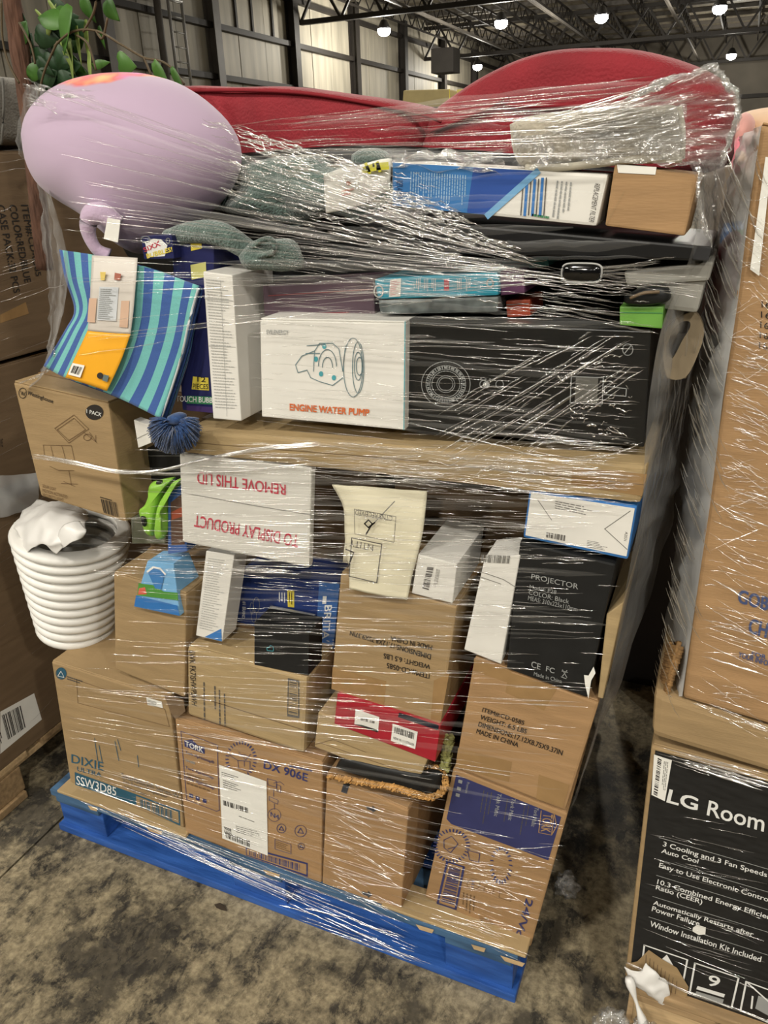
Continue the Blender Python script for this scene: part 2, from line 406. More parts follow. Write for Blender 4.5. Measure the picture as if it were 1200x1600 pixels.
for y in cols_y:
    bm = bmesh.new()
    hexa(bm, cuboid(WX, WX + 0.03, y - 0.2, y + 0.2, 0, 8.6)); hexa(bm, cuboid(WX + 0.03, WX + 0.37, y - 0.02, y + 0.02, 0, 8.6)); hexa(bm, cuboid(WX + 0.37, WX + 0.4, y - 0.2, y + 0.2, 0, 8.6))
    bm_obj('column', bm, STEELL if y in (26.5, 20.9) else STEEL, wl)
for y in (28.3, 29.4, 30.9, 40.3, 41.2, 42.3):
    box_obj('sag_rod', WX + 0.0, WX + 0.06, y - 0.06, y + 0.06, 6.3 if y < 35 else 3.05, 7.9 if y < 35 else 4.72, STEEL, wl, 0.0)
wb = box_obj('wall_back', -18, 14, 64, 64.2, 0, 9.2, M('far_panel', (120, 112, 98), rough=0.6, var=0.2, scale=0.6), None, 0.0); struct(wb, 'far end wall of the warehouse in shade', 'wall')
for z in (1.5, 3.4, 5.2): box_obj('girt', -18, 14, 63.85, 64, z - 0.12, z + 0.12, STEEL, wb, 0.0)
# ceiling: deck, trusses along x, bar joists along y
ce = box_obj('ceiling', -18, 14, -14, 64, 9.1, 9.2, DECK, None, 0.0); struct(ce, 'dark open web steel roof under pale metal deck', 'ceiling')
def truss(name, a, b_, h, step, chord, web, mat, parent):
    a, b_ = V(a), V(b_); vs, fs = [], []
    up = V((0, 0, h)); n = max(2, round((b_ - a).length / step)); bm = bmesh.new()
    d = (b_ - a).normalized(); s_ = d.cross(V((0, 0, 1)))
    def bar(p, q, wd):
        t = (q - p).normalized(); u = t.cross(s_).normalized() * wd; v = s_ * wd
        hexa(bm, [p + u + v, q + u + v, q - u + v, p - u + v, p + u - v, q + u - v, q - u - v, p - u - v])
    bar(a, b_, chord); bar(a + up, b_ + up, chord)
    for k in range(n):
        p = a.lerp(b_, k / n); q = a.lerp(b_, (k + 1) / n); m = (p + q) / 2
        bar(p, m + up, web); bar(m + up, q, web)
    return bm_obj(name, bm, mat, parent)
for y in (18.6, 33.3, 48.0, 62.0):
    truss('truss', (-18, y, 7.2), (14, y, 7.2), 1.5, 1.9, 0.09, 0.05, STEEL, ce)
for k in range(17):
    x = -17.2 + k * 1.85
    for y0, y1 in ((18.6, 33.3), (33.3, 48.0), (48.0, 62.0)):
        truss('bar_joist', (x, y0, 8.25), (x, y1, 8.25), 0.6, 1.3, 0.04, 0.022, STEEL, ce)
for y in np.arange(14, 63, 2.45): box_obj('purlin', -18, 14, y - 0.05, y + 0.05, 8.9, 9.1, STEELL, ce, 0.0)
for x in (-13.2, -8.6, -3.9, 1.2): box_obj('bridging_strut', x - 0.05, x + 0.05, 18.6, 62, 7.25, 7.36, STEELL, ce, 0.0)
box_obj('unit_heater', -15.6, -14.4, 42.5, 43.6, 5.9, 7.0, STEEL, ce, 0.02)

# high-bay lamps
LAMPH = M('lamp_housing', (70, 70, 72), rough=0.4, metal=0.6)
def emit(name, rgb, st):
    m = bpy.data.materials.new(name); m.use_nodes = True; t = m.node_tree; t.nodes.clear()
    e = t.nodes.new('ShaderNodeEmission'); e.inputs[0].default_value = (*rgb, 1); e.inputs[1].default_value = st
    o = t.nodes.new('ShaderNodeOutputMaterial'); t.links.new(e.outputs[0], o.inputs[0]); return m
LAMPE = emit('lit_lamp_lens', (1.0, 0.95, 0.88), 60.0)
def lamp(x, y, label, z=LAMP_Z, watt=LAMP_WATT, kind='SPOT'):
    r = root('high_bay_lamp', label, 'lamp', (x, y, z), 'high bay lamps under the roof')
    vs, fs = [], []; tube_geo(vs, fs, [(x, y, z + 0.34), (x, y, z + 0.30), (x, y, z + 0.10), (x, y, z)], [0.07, 0.14, 0.24, 0.29], 16)
    mesh('housing', vs, fs, LAMPH, r, True, recalc=True)
    vs, fs = [], []; tube_geo(vs, fs, [(x, y, z - 0.004), (x, y, z - 0.12), (x, y, z - 0.22), (x, y, z - 0.28)], [0.27, 0.27, 0.21, 0.08], 16)
    mesh('lens', vs, fs, LAMPE, r, True, recalc=True)
    tube('hanger', [(x, y, z + 0.34), (x, y, z + 1.3)], 0.012, STEEL, r, 6)
    li = bpy.data.lights.new('lamp_light', kind); li.energy = watt; li.color = LAMP_COL; li.shadow_soft_size = 0.16
    if kind == 'SPOT': li.spot_size = math.radians(168); li.spot_blend = 0.35
    lo = bpy.data.objects.new('lamp_light', li); COL.objects.link(lo); lo.parent = r; lo.location = (0, 0, -0.5)
for (px_, py_, lb) in ((600, 45, 'lit high bay lamp by the side wall, above the long red cushion'), (783, 33, 'lit high bay lamp second from the side wall in the nearer row'), (940, 24, 'lit high bay lamp above the middle of the domed red cushion'),
                       (1125, 10, 'lit high bay lamp touching the top frame edge on the right'), (1143, 85, 'lit high bay lamp low above the film peak at the right'), (746, 102, 'lit high bay lamp lowest, just above the notch between red cushions')):
    p = PZ(px_, py_, LAMP_Z); lamp(p.x, p.y, lb, kind='POINT')
for y in (21.0, 8.5, -3.6, -10.5):
    for x in (-10.6, -6.3, -1.9, 2.5, 6.9):
        if y > 20 and x not in (-6.3, -1.9): continue
        lamp(x, y, 'high bay lamp overhead, outside the picture')
# fixed ladder / cable riser on the side wall
lad = root('wall_ladder', 'pale grey steel access ladder fixed upright to the side wall', 'ladder', (WX + 0.6, 23.5, 2.5))
pa = PXX(277, 60, WX + 0.6).y; pb = PXX(290, 60, WX + 0.6).y
GALV = M('galvanised', (170, 168, 162), rough=0.4, metal=0.3)
for yy in (pa - 0.25, pb): tube('rail', [(WX + 0.6, yy, 2.5), (WX + 0.6, yy, 8.8)], 0.05, GALV, lad, 8)
for k in range(14): tube('rung', [(WX + 0.6, pa - 0.25, 2.8 + k * 0.42), (WX + 0.6, pb, 2.8 + k * 0.42)], 0.025, GALV, lad, 6)
tube('conduit', [(WX + 0.4, pa - 0.55, 2.5), (WX + 0.4, pa - 0.55, 8.8)], 0.12, STEELL, lad, 10)
tube('bracket', [(WX + 0.6, pb, 6.63), (WX + 0.6, pa - 1.3, 6.63)], 0.06, GALV, lad, 8)

# ================================================================== blue pallet
BLUE = M('blue_paint', (34, 84, 172), rough=0.5, var=0.35, scale=14, stretch=(0.5, 3, 3), bump=0.1, bscale=60, rgb2=(48, 100, 190))
BLUED = M('worn_blue_paint', (52, 84, 118), rough=0.6, var=0.35, scale=12, stretch=(0.5, 3, 3), rgb2=(70, 110, 150))
RAW = M('raw_wood', (196, 164, 118), rough=0.7, var=0.2, scale=12, stretch=(1, 8, 8))
RAWD = M('weathered_wood', (160, 130, 90), rough=0.75, var=0.25, scale=10, stretch=(1, 8, 8))
X0, X1, Y0, Y1 = -1.428, -0.205, 1.022, 2.03
def pallet(name, label, x0, x1, y0, y1, mats, group=None):
    r = root(name, label, 'pallet', ((x0 + x1) / 2, (y0 + y1) / 2, 0), group)
    m1, m2 = mats; W = x1 - x0; D = y1 - y0
    for k in range(3):
        yy = y0 + (D - 0.1) * k / 2
        box_obj('bottom_board', x0 + 0.005 * k, x1 - 0.004 * k, yy, yy + 0.1, 0.0, 0.022, m1, r, 0.003)
    for i in range(3):
        for j in range(3):
            xx = x0 + 0.01 + (W - 0.165) * i / 2; yy = y0 + 0.012 + (D - 0.12) * j / 2
            box_obj('block', xx, xx + 0.145, yy, yy + 0.095, 0.022, 0.1, m1, r, 0.004)
    for i in range(3):
        xx = x0 + 0.012 + (W - 0.165) * i / 2
        box_obj('stringer_board', xx, xx + 0.14, y0 + 0.004, y1 - 0.004, 0.1, 0.119, m2, r, 0.003)
    for k in range(7):
        wd = 0.13 if k in (0, 6) else 0.1; yy = y0 + 0.002 + (D - 0.13) * k / 6
        box_obj('deck_board', x0, x1, yy, yy + wd, 0.119, 0.138, m2 if k == 0 else m1, r, 0.003)
    return r
bp_ = pallet('blue_pallet', 'worn blue painted wooden block pallet carrying the wrapped pile', X0, X1, Y0, Y1, (BLUE, BLUED))
# chipped raw-wood spots and nails on the front
for k, (xx, zz, ww) in enumerate(((-1.3, 0.124, 0.03), (-1.12, 0.123, 0.05), (-0.79, 0.121, 0.045), (-0.42, 0.122, 0.04), (-0.3, 0.122, 0.03), (-0.24, 0.12, 0.05))):
    mesh('paint_chip', [(xx, Y0 - 0.0005, zz + 0.009), (xx + ww, Y0 - 0.0005, zz + 0.012), (xx + ww * 0.9, Y0 - 0.0005, zz - 0.001), (xx + ww * 0.2, Y0 - 0.0005, zz - 0.003)], [(0, 3, 2, 1)], RAW, bp_)
slip = hex_obj('cardboard_slip_sheet', cuboid(-0.50, -0.19, 1.026, 1.10, 0.1385, 0.146), CARD2, None, 0.002, 1, origin=(-0.35, 1.06, 0.1385)); tag(slip, 'flat cardboard slip sheet on the blue pallet under the tilted tissue carton', 'cardboard')
slip2 = hex_obj('cardboard_slip_sheet', cuboid(-1.40, -1.0, 1.022, 1.09, 0.1385, 0.147), CARD2, None, 0.002, 1, origin=(-1.2, 1.06, 0.1385)); tag(slip2, 'flat cardboard sheet edge poking out under the carton with the teal band', 'cardboard')

# ================================================================== the pile, bottom tier
YF = 1.034
# 1 carton SSW3D85
r, f, s_ = carton('dispenser_carton', 'large tan carton with a teal printed band, lowest left on the blue pallet', 'carton', [(80, 1032), (264, 1090), (287, 1294), (110, 1222)], YF, 0.42, CARD)
pb_ = patch(f, [(117, 1206), (211, 1240), (212, 1257), (118, 1226)], TEALI, r)
text(f, 'SSW3D85', [(120, 1211), (182, 1230), (182, 1243), (120, 1225)], WHITEI, r, bold=0.0008, lift=0.0014)
patch(f, [(211, 1240), (281, 1266), (282, 1290), (212, 1257)], TEALI, r, 'barcode_frame')
patch(f, [(213, 1243), (279, 1268), (280, 1286), (214, 1259)], CARD, r, 'barcode_field', 0.0011)
barcode(f, [(219, 1247), (270, 1266), (271, 1282), (220, 1261)], TEALI, r, 24, 0.0014)
text(f, 'DIXIE', [(112, 1178), (162, 1191), (162, 1204), (112, 1191)], TEALI, r, bold=0.0008)
text(f, 'ULTRA', [(121, 1197), (159, 1207), (159, 1214), (121, 1204)], TEALI, r, bold=0.0005)
text(f, 'SmartStock® Series-W', [(190, 1206), (280, 1239), (281, 1248), (191, 1215)], DGREYI, r)
text(f, 'Tri-Tower Dispenser', [(192, 1217), (262, 1242), (262, 1249), (192, 1224)], DGREYI, r)
text(f, '3 Dispensers', [(194, 1226), (229, 1239), (229, 1245), (194, 1232)], DGREYI, r)
[lines(f, [q], 0.002, TEALI, r) for q in ([(148, 1153), (153, 1188)], [(155, 1164), (160, 1190)], [(180, 1158), (186, 1188)], [(184, 1155), (189, 1172)], [(215, 1180), (217, 1198)])]
lines(f, [ring_px(96, 1052, 8, 9, 24)], 0.0014, TEALI, r, 'logo_ring')
patch(f, ring_px(96, 1052, 7.4, 8.4, 20)[:-1], TEALI, r, 'logo_disc', 0.0006)
lines(f, [[(91, 1056), (96, 1048), (101, 1058), (91, 1056)]], 0.0014, WHITEI, r, 'logo_mountain', 0.0014)
smallprint(f, [(105, 1055), (130, 1063), (130, 1070), (105, 1062)], 2, DGREYI, r, 2)
lines(f, [frame_px([(120, 1062), (258, 1108), (265, 1135), (122, 1098)])], 0.0012, BROWNI, r)
patch(f, [(229, 1089), (253, 1096), (255, 1106), (231, 1101)], WPAPER, r, 'sticker', 0.001); smallprint(f, [(231, 1092), (252, 1098), (253, 1103), (232, 1099)], 3, GREYI, r, 3, lift=0.0014)
# tattered corner of corrugated board
mesh('torn_edge', [f.px(258, 1085, 0.003), f.px(288, 1092, 0.003), f.px(291, 1110, 0.003), f.px(276, 1122, 0.004), f.px(268, 1112, 0.003)], [(0, 1, 2, 3, 4)], CARDD, r)

# 2 carton DX 906E
r, f, s_ = carton('napkin_carton', 'tan carton with navy print and a large white shipping label, bottom tier', 'carton', [(273, 1121), (504, 1191), (502, 1386), (290, 1301)], YF, 0.42, CARD3)
lines(f, [[(283, 1142), (340, 1164), (343, 1266)], [(343, 1266), (338, 1267), (292, 1249), (283, 1142)]], 0.0016, NAVY, r, 'print_frame')
patch(f, [(288, 1156), (293, 1156), (300, 1155), (309, 1164), (320, 1167), (320, 1178), (289, 1166)], NAVY, r, 'logo_plate')
text(f, 'TORK', [(290, 1157), (318, 1168), (318, 1176), (290, 1165)], WHITEI, r, bold=0.0008, lift=0.0014)
for k, (s1, x2, y1) in enumerate((('Tork Xpressnap®', 335, 1172), ('Xpress multifold', 305, 1184), ('Tork Xpressnap', 334, 1196), ('Tork Xpressnap', 335, 1212))):
    dy = (x2 - 290) * 0.37; text(f, s1, [(290, y1), (x2, y1 + dy), (x2, y1 + dy + 6), (290, y1 + 6)], NAVY if k != 1 else PALEI, r, bold=0.0004)
smallprint(f, [(292, 1206), (336, 1222), (336, 1232), (292, 1216)], 2, BROWNI, r, 4); smallprint(f, [(292, 1220), (336, 1236), (336, 1240), (292, 1226)], 1, BROWNI, r, 5)
for cx, cy in ((299, 1243), (309, 1247), (320, 1251)): patch(f, [(cx - 3, cy - 4), (cx + 3, cy - 2), (cx + 3, cy + 4), (cx - 3, cy + 2)], NAVY, r, 'printed_icon')
text(f, 'DX 906E', [(413, 1188), (481, 1209), (480, 1221), (412, 1200)], NAVY, r, bold=0.0022)
seg = []
for a in range(0, 360, 12):
    ca, sa = math.cos(math.radians(a)), math.sin(math.radians(a)); seg.append([(377 + 20 * ca, 1186 + 24 * sa), (377 + 24 * ca, 1186 + 28 * sa)])
lines(f, seg, 0.003, NAVY, r, 'dash_ring')
lines(f, [[(358, 1179), (384, 1179), (393, 1187)], [(358, 1179), (372, 1188), (373, 1200), (391, 1206), (391, 1189)], [(372, 1188), (391, 1189)], [(373, 1174), (384, 1187), (392, 1178)], [(382, 1188), (382, 1197)]], 0.0013, NAVY, r, 'carton_drawing')
patch(f, [(343, 1194), (417, 1220), (419, 1336), (348, 1309)], WPAPER, r, 'shipping_label', 0.0018)
smallprint(f, [(347, 1204), (376, 1213), (376, 1222), (347, 1213)], 3, INK, r, 6, 0.35, lift=0.0022); smallprint(f, [(349, 1216), (384, 1229), (384, 1240), (350, 1230)], 4, INK, r, 7, 0.35, lift=0.0022)
barcode(f, [(349, 1249), (390, 1262), (390, 1270), (350, 1257)], INK, r, 18, 0.0022); smallprint(f, [(374, 1273), (413, 1288), (413, 1290), (374, 1275)], 1, INK, r, 8, lift=0.0022)
smallprint(f, [(369, 1288), (414, 1300), (415, 1312), (370, 1300)], 4, GREYI, r, 9, 0.35, lift=0.0022)
text(f, '9008', [(351, 1290), (362, 1294), (362, 1299), (351, 1295)], INK, r, bold=0.0003, lift=0.0022); text(f, '5025', [(351, 1296), (363, 1300), (363, 1305), (351, 1301)], INK, r, bold=0.0003, lift=0.0022)
barcode(f, [(353, 1299), (392, 1313), (392, 1323), (354, 1308)], INK, r, 20, 0.0022, seed=4)
patch(f, [(384, 1322), (481, 1348), (481, 1370), (385, 1336)], NAVY, r, 'barcode_frame'); patch(f, [(386, 1325), (479, 1350), (479, 1366), (386, 1335)], CARD3, r, 'barcode_field', 0.0011)
barcode(f, [(390, 1328), (471, 1350), (471, 1361), (390, 1335)], NAVY, r, 34, 0.0014, seed=5)
text(f, '73286 61617 0', [(409, 1345), (462, 1365), (462, 1370), (409, 1350)], NAVY, r)
text(f, 'N4', [(423, 1268), (436, 1273), (436, 1280), (423, 1275)], NAVY, r, bold=0.0008); lines(f, [ring_px(429, 1273, 10, 10, 24)], 0.001, NAVY, r, 'ring')
for cx, cy, rr in ((440, 1294, 7), (470, 1298, 9), (471, 1322, 5)):
    lines(f, [ring_px(cx, cy, rr, rr, 18)], 0.0014, NAVY, r, 'ring'); lines(f, [[(cx - rr * .5, cy + rr * .3), (cx, cy - rr * .5), (cx + rr * .5, cy + rr * .4), (cx - rr * .5, cy + rr * .3)]], 0.002, NAVY, r, 'recycling_mark')
lines(f, [frame_px([(430, 1311), (455, 1319), (455, 1334), (430, 1326)]), [(428, 1223), (438, 1221), (444, 1226)], frame_px([(418, 1216), (432, 1220), (433, 1230), (419, 1226)]), frame_px([(432, 1225), (439, 1228), (439, 1238), (433, 1236)]), [(428, 1233), (428, 1244)], frame_px([(421, 1244), (435, 1250), (434, 1256), (421, 1250)]), [(429, 1255), (429, 1264)]], 0.0012, NAVY, r, 'dispenser_drawing')
smallprint(f, [(432, 1313), (454, 1321), (454, 1332), (432, 1324)], 4, BROWNI, r, 10, 0.4); smallprint(f, [(331, 1314), (360, 1325), (366, 1338), (332, 1326)], 4, BROWNI, r, 11, 0.4)
smallprint(f, [(452, 1193), (500, 1204), (500, 1210), (452, 1199)], 1, NAVY, r, 12)

# 3 plain carton with arrows
r, f, s_ = carton('arrow_carton', 'tan carton with black printed arrows, beside the tilted navy panel carton', 'carton', [(510, 1207), (638, 1265), (626, 1430), (503, 1386)], YF, 0.34, CARD3)
for cx, cy in ((581, 1263), (574, 1396)):
    patch(f, [(cx - 8, cy - 4), (cx + 1, cy - 1), (cx + 1, cy - 5), (cx + 8, cy + 2), (cx + 1, cy + 7), (cx + 1, cy + 4), (cx - 8, cy + 1)], M('arrow_ink', (58, 60, 66), rough=0.6), r, 'arrow')
patch(f, [(538, 1221), (547, 1224), (542, 1240), (533, 1237)], M('arrow_ink', (58, 60, 66)), r, 'tape_mark'); patch(f, [(543, 1212), (554, 1216), (546, 1228), (537, 1224)], BLACKC, r, 'strap_end', 0.0012)

# 4 tilted tissue carton with navy panel
r, f, s_ = carton('tissue_carton', 'tilted tan carton with navy panel printed sideways, lowest right on the blue pallet', 'carton', [(708, 1198), (887, 1270), (829, 1480), (664, 1401)], [1.045, 1.045, 1.06, 1.07], 0.36, CARD3)
patch(f, [(713, 1210), (877, 1276), (857, 1344), (705, 1287), (698, 1279)], NAVY, r)
text(f, 'TORK', [(864, 1272), (860, 1300), (845, 1298), (849, 1270)], CARD3, r, bold=0.0012, lift=0.0013); lines(f, [[(866, 1270), (862, 1304), (842, 1300), (846, 1266)], [(866, 1270), (870, 1290), (862, 1304)]], 0.0016, CARD3, r, 'logo_frame', 0.0013)
for sx, sy, L_ in ((842, 1262, 30), (806, 1248, 34), (784, 1240, 36)): text(f, 'Tork Matic', [(sx, sy), (sx - 6, sy + L_), (sx - 12, sy + L_ - 2), (sx - 6, sy - 2)], PALEI, r, bold=0.0002, lift=0.0013)
for sx, sy in ((828, 1258), (822, 1256), (795, 1247), (770, 1237), (764, 1237), (758, 1234)): smallprint(f, [(sx, sy), (sx - 8, sy + 50), (sx - 11, sy + 49), (sx - 3, sy)], 1, DGREYI, r, int(sx), lift=0.0013)
for cx, cy in ((720, 1220), (718, 1231), (716, 1241)): patch(f, [(cx - 3, cy - 3), (cx + 3, cy - 1), (cx + 2, cy + 4), (cx - 4, cy + 2)], PALEI, r, 'printed_icon', 0.0013)
text(f, 'Premium', [(734, 1222), (731, 1239), (727, 1238), (730, 1221)], PALEI, r, lift=0.0013)
seg = []
for a in range(0, 360, 12):
    ca, sa = math.cos(math.radians(a)), math.sin(math.radians(a)); seg.append([(706 + 23 * ca, 1321 + 22 * sa), (706 + 28 * ca, 1321 + 26 * sa)])
for k in range(22):
    a = 2 * math.pi * k / 22; cx = 783 + 13 * math.cos(a); cy = 1351 + 24 * math.sin(a); seg.append([(cx, cy), (cx + 4 * math.cos(a) , cy + 5 * math.sin(a) + 1)])
lines(f, seg, 0.0032, NAVY, r, 'dash_ring')
lines(f, [[(694, 1312), (706, 1306), (716, 1318), (704, 1332), (694, 1324), (694, 1312)], [(700, 1326), (714, 1322)], frame_px([(731, 1328), (750, 1333), (748, 1347), (734, 1343)])], 0.0015, NAVY, r, 'carton_drawing')
lines(f, [frame_px([(699, 1346), (725, 1354), (712, 1420), (684, 1411)])], 0.0045, NAVY, r, 'barcode_frame')
barcode(f, [(703, 1352), (689, 1408), (710, 1414), (720, 1357)], NAVY, r, 26, 0.0012, seed=8)
text(f, 'H1', [(742, 1376), (741, 1386), (736, 1385), (737, 1375)], NAVY, r, bold=0.0004); lines(f, [ring_px(740, 1381, 10, 8, 20), frame_px([(758, 1384), (772, 1388), (770, 1396), (756, 1391)]), frame_px([(781, 1390), (800, 1396), (798, 1408), (780, 1402)])], 0.001, BROWNI, r, 'ring')
smallprint(f, [(722, 1393), (720, 1425), (742, 1432), (744, 1400)], 4, BROWNI, r, 14, 0.35)
text(f, '24/Vol', [(833, 1406), (814, 1472), (804, 1467), (822, 1402)], NAVY, r, bold=0.002)
text(f, 'H1290', [(769, 1437), (775, 1449), (752, 1443), (748, 1430)], BROWNI, r)

# ---- second tier
r, f, s_ = carton('plain_carton', 'plain tan carton beside the stack of white basins, under the toy box', 'carton', [(177, 893), (291, 927), (288, 1090), (180, 1046)], YF, 0.26, CARD)
r, f, s_ = carton('lettered_carton', 'tan carton with black lettering down its left edge, under the small black box', 'carton', [(292, 1008), (480, 1057), (475, 1178), (293, 1117)], YF, 0.24, CARD2, bevel=0.008)
text(f, '6WK FK7ISHWPSWH', [(305, 1016), (308, 1103), (300, 1100), (295, 1016)], INK, r, bold=0.0006)
for k, x in enumerate((321, 338, 345, 353)):
    smallprint(f, [(x, 1066 + k * 6), (x + 1, 1128 + k * 3), (x - 3, 1127 + k * 3), (x - 4, 1065 + k * 6)], 1, DGREYI, r, 20 + k)
patch(f, [(450, 1059), (468, 1063), (468, 1122), (449, 1119)], DGREYI, r, 'barcode_frame'); patch(f, [(452, 1063), (466, 1066), (466, 1118), (451, 1115)], CARD2, r, 'barcode_field', 0.0011); barcode(f, [(453, 1064), (452, 1114), (465, 1117), (465, 1067)], DGREYI, r, 22, 0.0014, seed=9)
lines(f, [[(293, 1083), (474, 1140)]], 0.002, CARDD, r, 'flap_seam')
r, f, s_ = carton('flat_kraft_box', 'flat plain kraft box lying under the red box', 'box', [(497, 1113), (672, 1178), (650, 1230), (491, 1167)], [1.03, 1.03, 1.03, 1.03], 0.24, CARD2, flaps=False, bevel=0.003)
lines(f, [[(491, 1163), (521, 1155), (572, 1175)], [(500, 1160), (650, 1212)]], 0.0012, CARDD, r, 'crease')
# red box
RED = M('red_card', (176, 28, 44), rough=0.35, var=0.08, spec=0.5)
r, f, s_ = carton('red_box', 'red cardboard box with two white barcode stickers below the carton with upside-down lettering', 'box', [(527, 1084), (688, 1135), (680, 1191), (522, 1131)], 1.026, 0.27, RED, flaps=False, bevel=0.002)
patch(f, [(624, 1113), (686, 1133), (685, 1141), (622, 1120)], M('dark_navy_card', (28, 30, 48), rough=0.4), r, 'printed_flap')
patch(f, [(556, 1107), (593, 1120), (591, 1144), (554, 1131)], WPAPER, r, 'sticker', 0.001); barcode(f, [(564, 1120), (586, 1126), (586, 1130), (564, 1125)], INK, r, 14, 0.0014); patch(f, [(554, 1131), (591, 1144), (591, 1140), (566, 1132)], INK, r, 'torn_strip', 0.0013)
patch(f, [(614, 1130), (653, 1143), (649, 1170), (611, 1157)], WPAPER, r, 'sticker', 0.001); barcode(f, [(617, 1135), (649, 1145), (648, 1155), (616, 1144)], INK, r, 20, 0.0014, seed=3); text(f, 'NEW IN 1113796608', [(615, 1150), (647, 1161), (647, 1165), (615, 1154)], DGREYI, r, lift=0.0014)
# upside-down carton
r, f, s_ = carton('stencilled_carton', 'tan carton with upside-down black stencil lettering, above the red box', 'carton', [(532, 893), (714, 946), (688, 1132), (517, 1077)], YF, 0.25, CARD)
for s1, q in (('MADE IN CHINA', [(675, 1015), (611, 1001), (611, 993), (676, 1008)]), ('DIMENSIONS:17.12X8.75X9.37IN', [(673, 1030), (547, 992), (548, 985), (674, 1022)]), ('WEIGHT: 6.5 LBS', [(672, 1045), (600, 1028), (600, 1020), (673, 1038)]), ('ITEM#:CD-0585', [(671, 1060), (605, 1043), (605, 1034), (672, 1052)])):
    text(f, s1, [(q[0][0], q[0][1] ), q[1], q[2], q[3]], INK, r, bold=0.0007)
patch(f, [(520, 1042), (604, 1064), (600, 1104), (518, 1076)], TAPE, r, 'tape', 0.0006); patch(f, [(678, 1063), (702, 1052), (688, 1130), (673, 1126)], TAPE, r, 'tape', 0.0006)
# right carton
r, f, s_ = carton('stencilled_carton', 'tan carton with upright black stencil lettering, under the black projector box', 'carton', [(741, 1026), (936, 1096), (883, 1267), (711, 1199)], YF, 0.26, CARD3)
for s1, q in (('ITEM#:CD-0585', [(755, 1105), (820, 1126), (818, 1133), (753, 1112)]), ('WEIGHT: 6.5 LBS', [(752, 1116), (824, 1139), (822, 1146), (750, 1123)]), ('DIMENSIONS:17.12X8.75X9.37IN', [(749, 1127), (880, 1172), (878, 1180), (747, 1134)]), ('MADE IN CHINA', [(746, 1138), (811, 1160), (809, 1167), (744, 1145)])):
    text(f, s1, q, INK, r, bold=0.0007)
patch(f, [(795, 1050), (872, 1074), (850, 1110), (790, 1082)], TAPE, r, 'tape', 0.0006); patch(f, [(741, 1028), (800, 1048), (792, 1066), (740, 1048)], TAPE, r, 'tape', 0.0006); patch(f, [(716, 1168), (800, 1190), (795, 1222), (712, 1198)], TAPE, r, 'tape', 0.0006); patch(f, [(842, 1210), (890, 1226), (880, 1262), (838, 1248)], TAPE, r, 'tape', 0.0006)
hex_obj('board_edge', [f.px(948, 960, 0), f.px(975, 940, 0), f.px(942, 1092, 0), f.px(934, 1090, 0)] + [f.px(948, 960, 0) + V((0, .2, 0)), f.px(975, 940, 0) + V((0, .2, 0)), f.px(942, 1092, 0) + V((0, .2, 0)), f.px(934, 1090, 0) + V((0, .2, 0))], CARD2, r, 0.001, 1)

# black projector box
r, f, s_ = carton('projector_box', 'tall black box lettered PROJECTOR with CE mark and torn lower corner', 'box', [(812, 846), (962, 881), (918, 1091), (791, 1045)], 1.03, 0.16, BLACKC, flaps=False)
text(f, 'PROJECTOR', [(831, 896), (904, 912), (903, 923), (830, 906)], PALEI, r, bold=0.0003)
for s1, q in (('Model: P28', [(828, 913), (870, 922), (869, 928), (828, 919)]), ('COLOR: Black', [(827, 921), (890, 936), (889, 943), (826, 928)]), ('MEAS: 310x225x110mm', [(826, 930), (903, 948), (902, 955), (825, 937)])): text(f, s1, q, PALEI, r)
text(f, 'CE', [(831, 1032), (845, 1037), (844, 1046), (830, 1042)], PALEI, r, bold=0.0007); text(f, 'FC', [(854, 1040), (867, 1044), (866, 1052), (853, 1048)], PALEI, r, bold=0.0007)
lines(f, [[(879, 1046), (886, 1058)], [(886, 1047), (879, 1056)], [(878, 1048), (887, 1050)], [(877, 1057), (885, 1060)]], 0.0012, PALEI, r, 'bin_mark'); text(f, 'Made in China', [(835, 1049), (878, 1061), (878, 1067), (834, 1055)], PALEI, r)
patch(f, [(913, 1053), (920, 1054), (928, 1040), (931, 1050), (924, 1062), (920, 1090), (915, 1070)], WPAPER, r, 'torn_corner', 0.003)
# white tall box
r, f, s_ = carton('white_box', 'plain upright white box leaning against the black projector box', 'box', [(757, 872), (813, 868), (783, 1038), (725, 1015)], 1.028, 0.07, WHITE, flaps=False, bevel=0.002)
lines(f, [[(752, 893), (787, 905), (806, 917)], [(748, 900), (783, 912)]], 0.001, GREYI, r, 'crease')
barcode(f, [(752, 866), (798, 868), (796, 880), (751, 878)], GREYI, r, 20)
# blue-edged white box
BLUEP = M('bright_blue_card', (52, 120, 196), rough=0.35)
r, f, s_ = carton('blue_edged_box', 'flat white box with blue edges and barcode under the end of the long carton', 'box', [(827, 765), (996, 791), (981, 875), (817, 840)], 1.03, 0.17, BLUEP, flaps=False)
patch(f, [(830, 769), (992, 794), (979, 869), (821, 836)], WHITE, r, 'white_panel')
barcode(f, [(854, 831), (884, 836), (883, 845), (853, 839)], DGREYI, r, 20, 0.0012); smallprint(f, [(918, 843), (950, 849), (949, 861), (917, 855)], 5, GREYI, r, 31, 0.4); smallprint(f, [(868, 781), (945, 796), (944, 812), (867, 795)], 4, GREYI, r, 32, 0.4)
text(f, 'A2531', [(981, 831), (979, 845), (975, 844), (977, 830)], INK, r); lines(f, [[(840, 780), (862, 812)], [(945, 826), (985, 798)], [(945, 826), (980, 858)]], 0.0012, GREYI, r, 'crease')
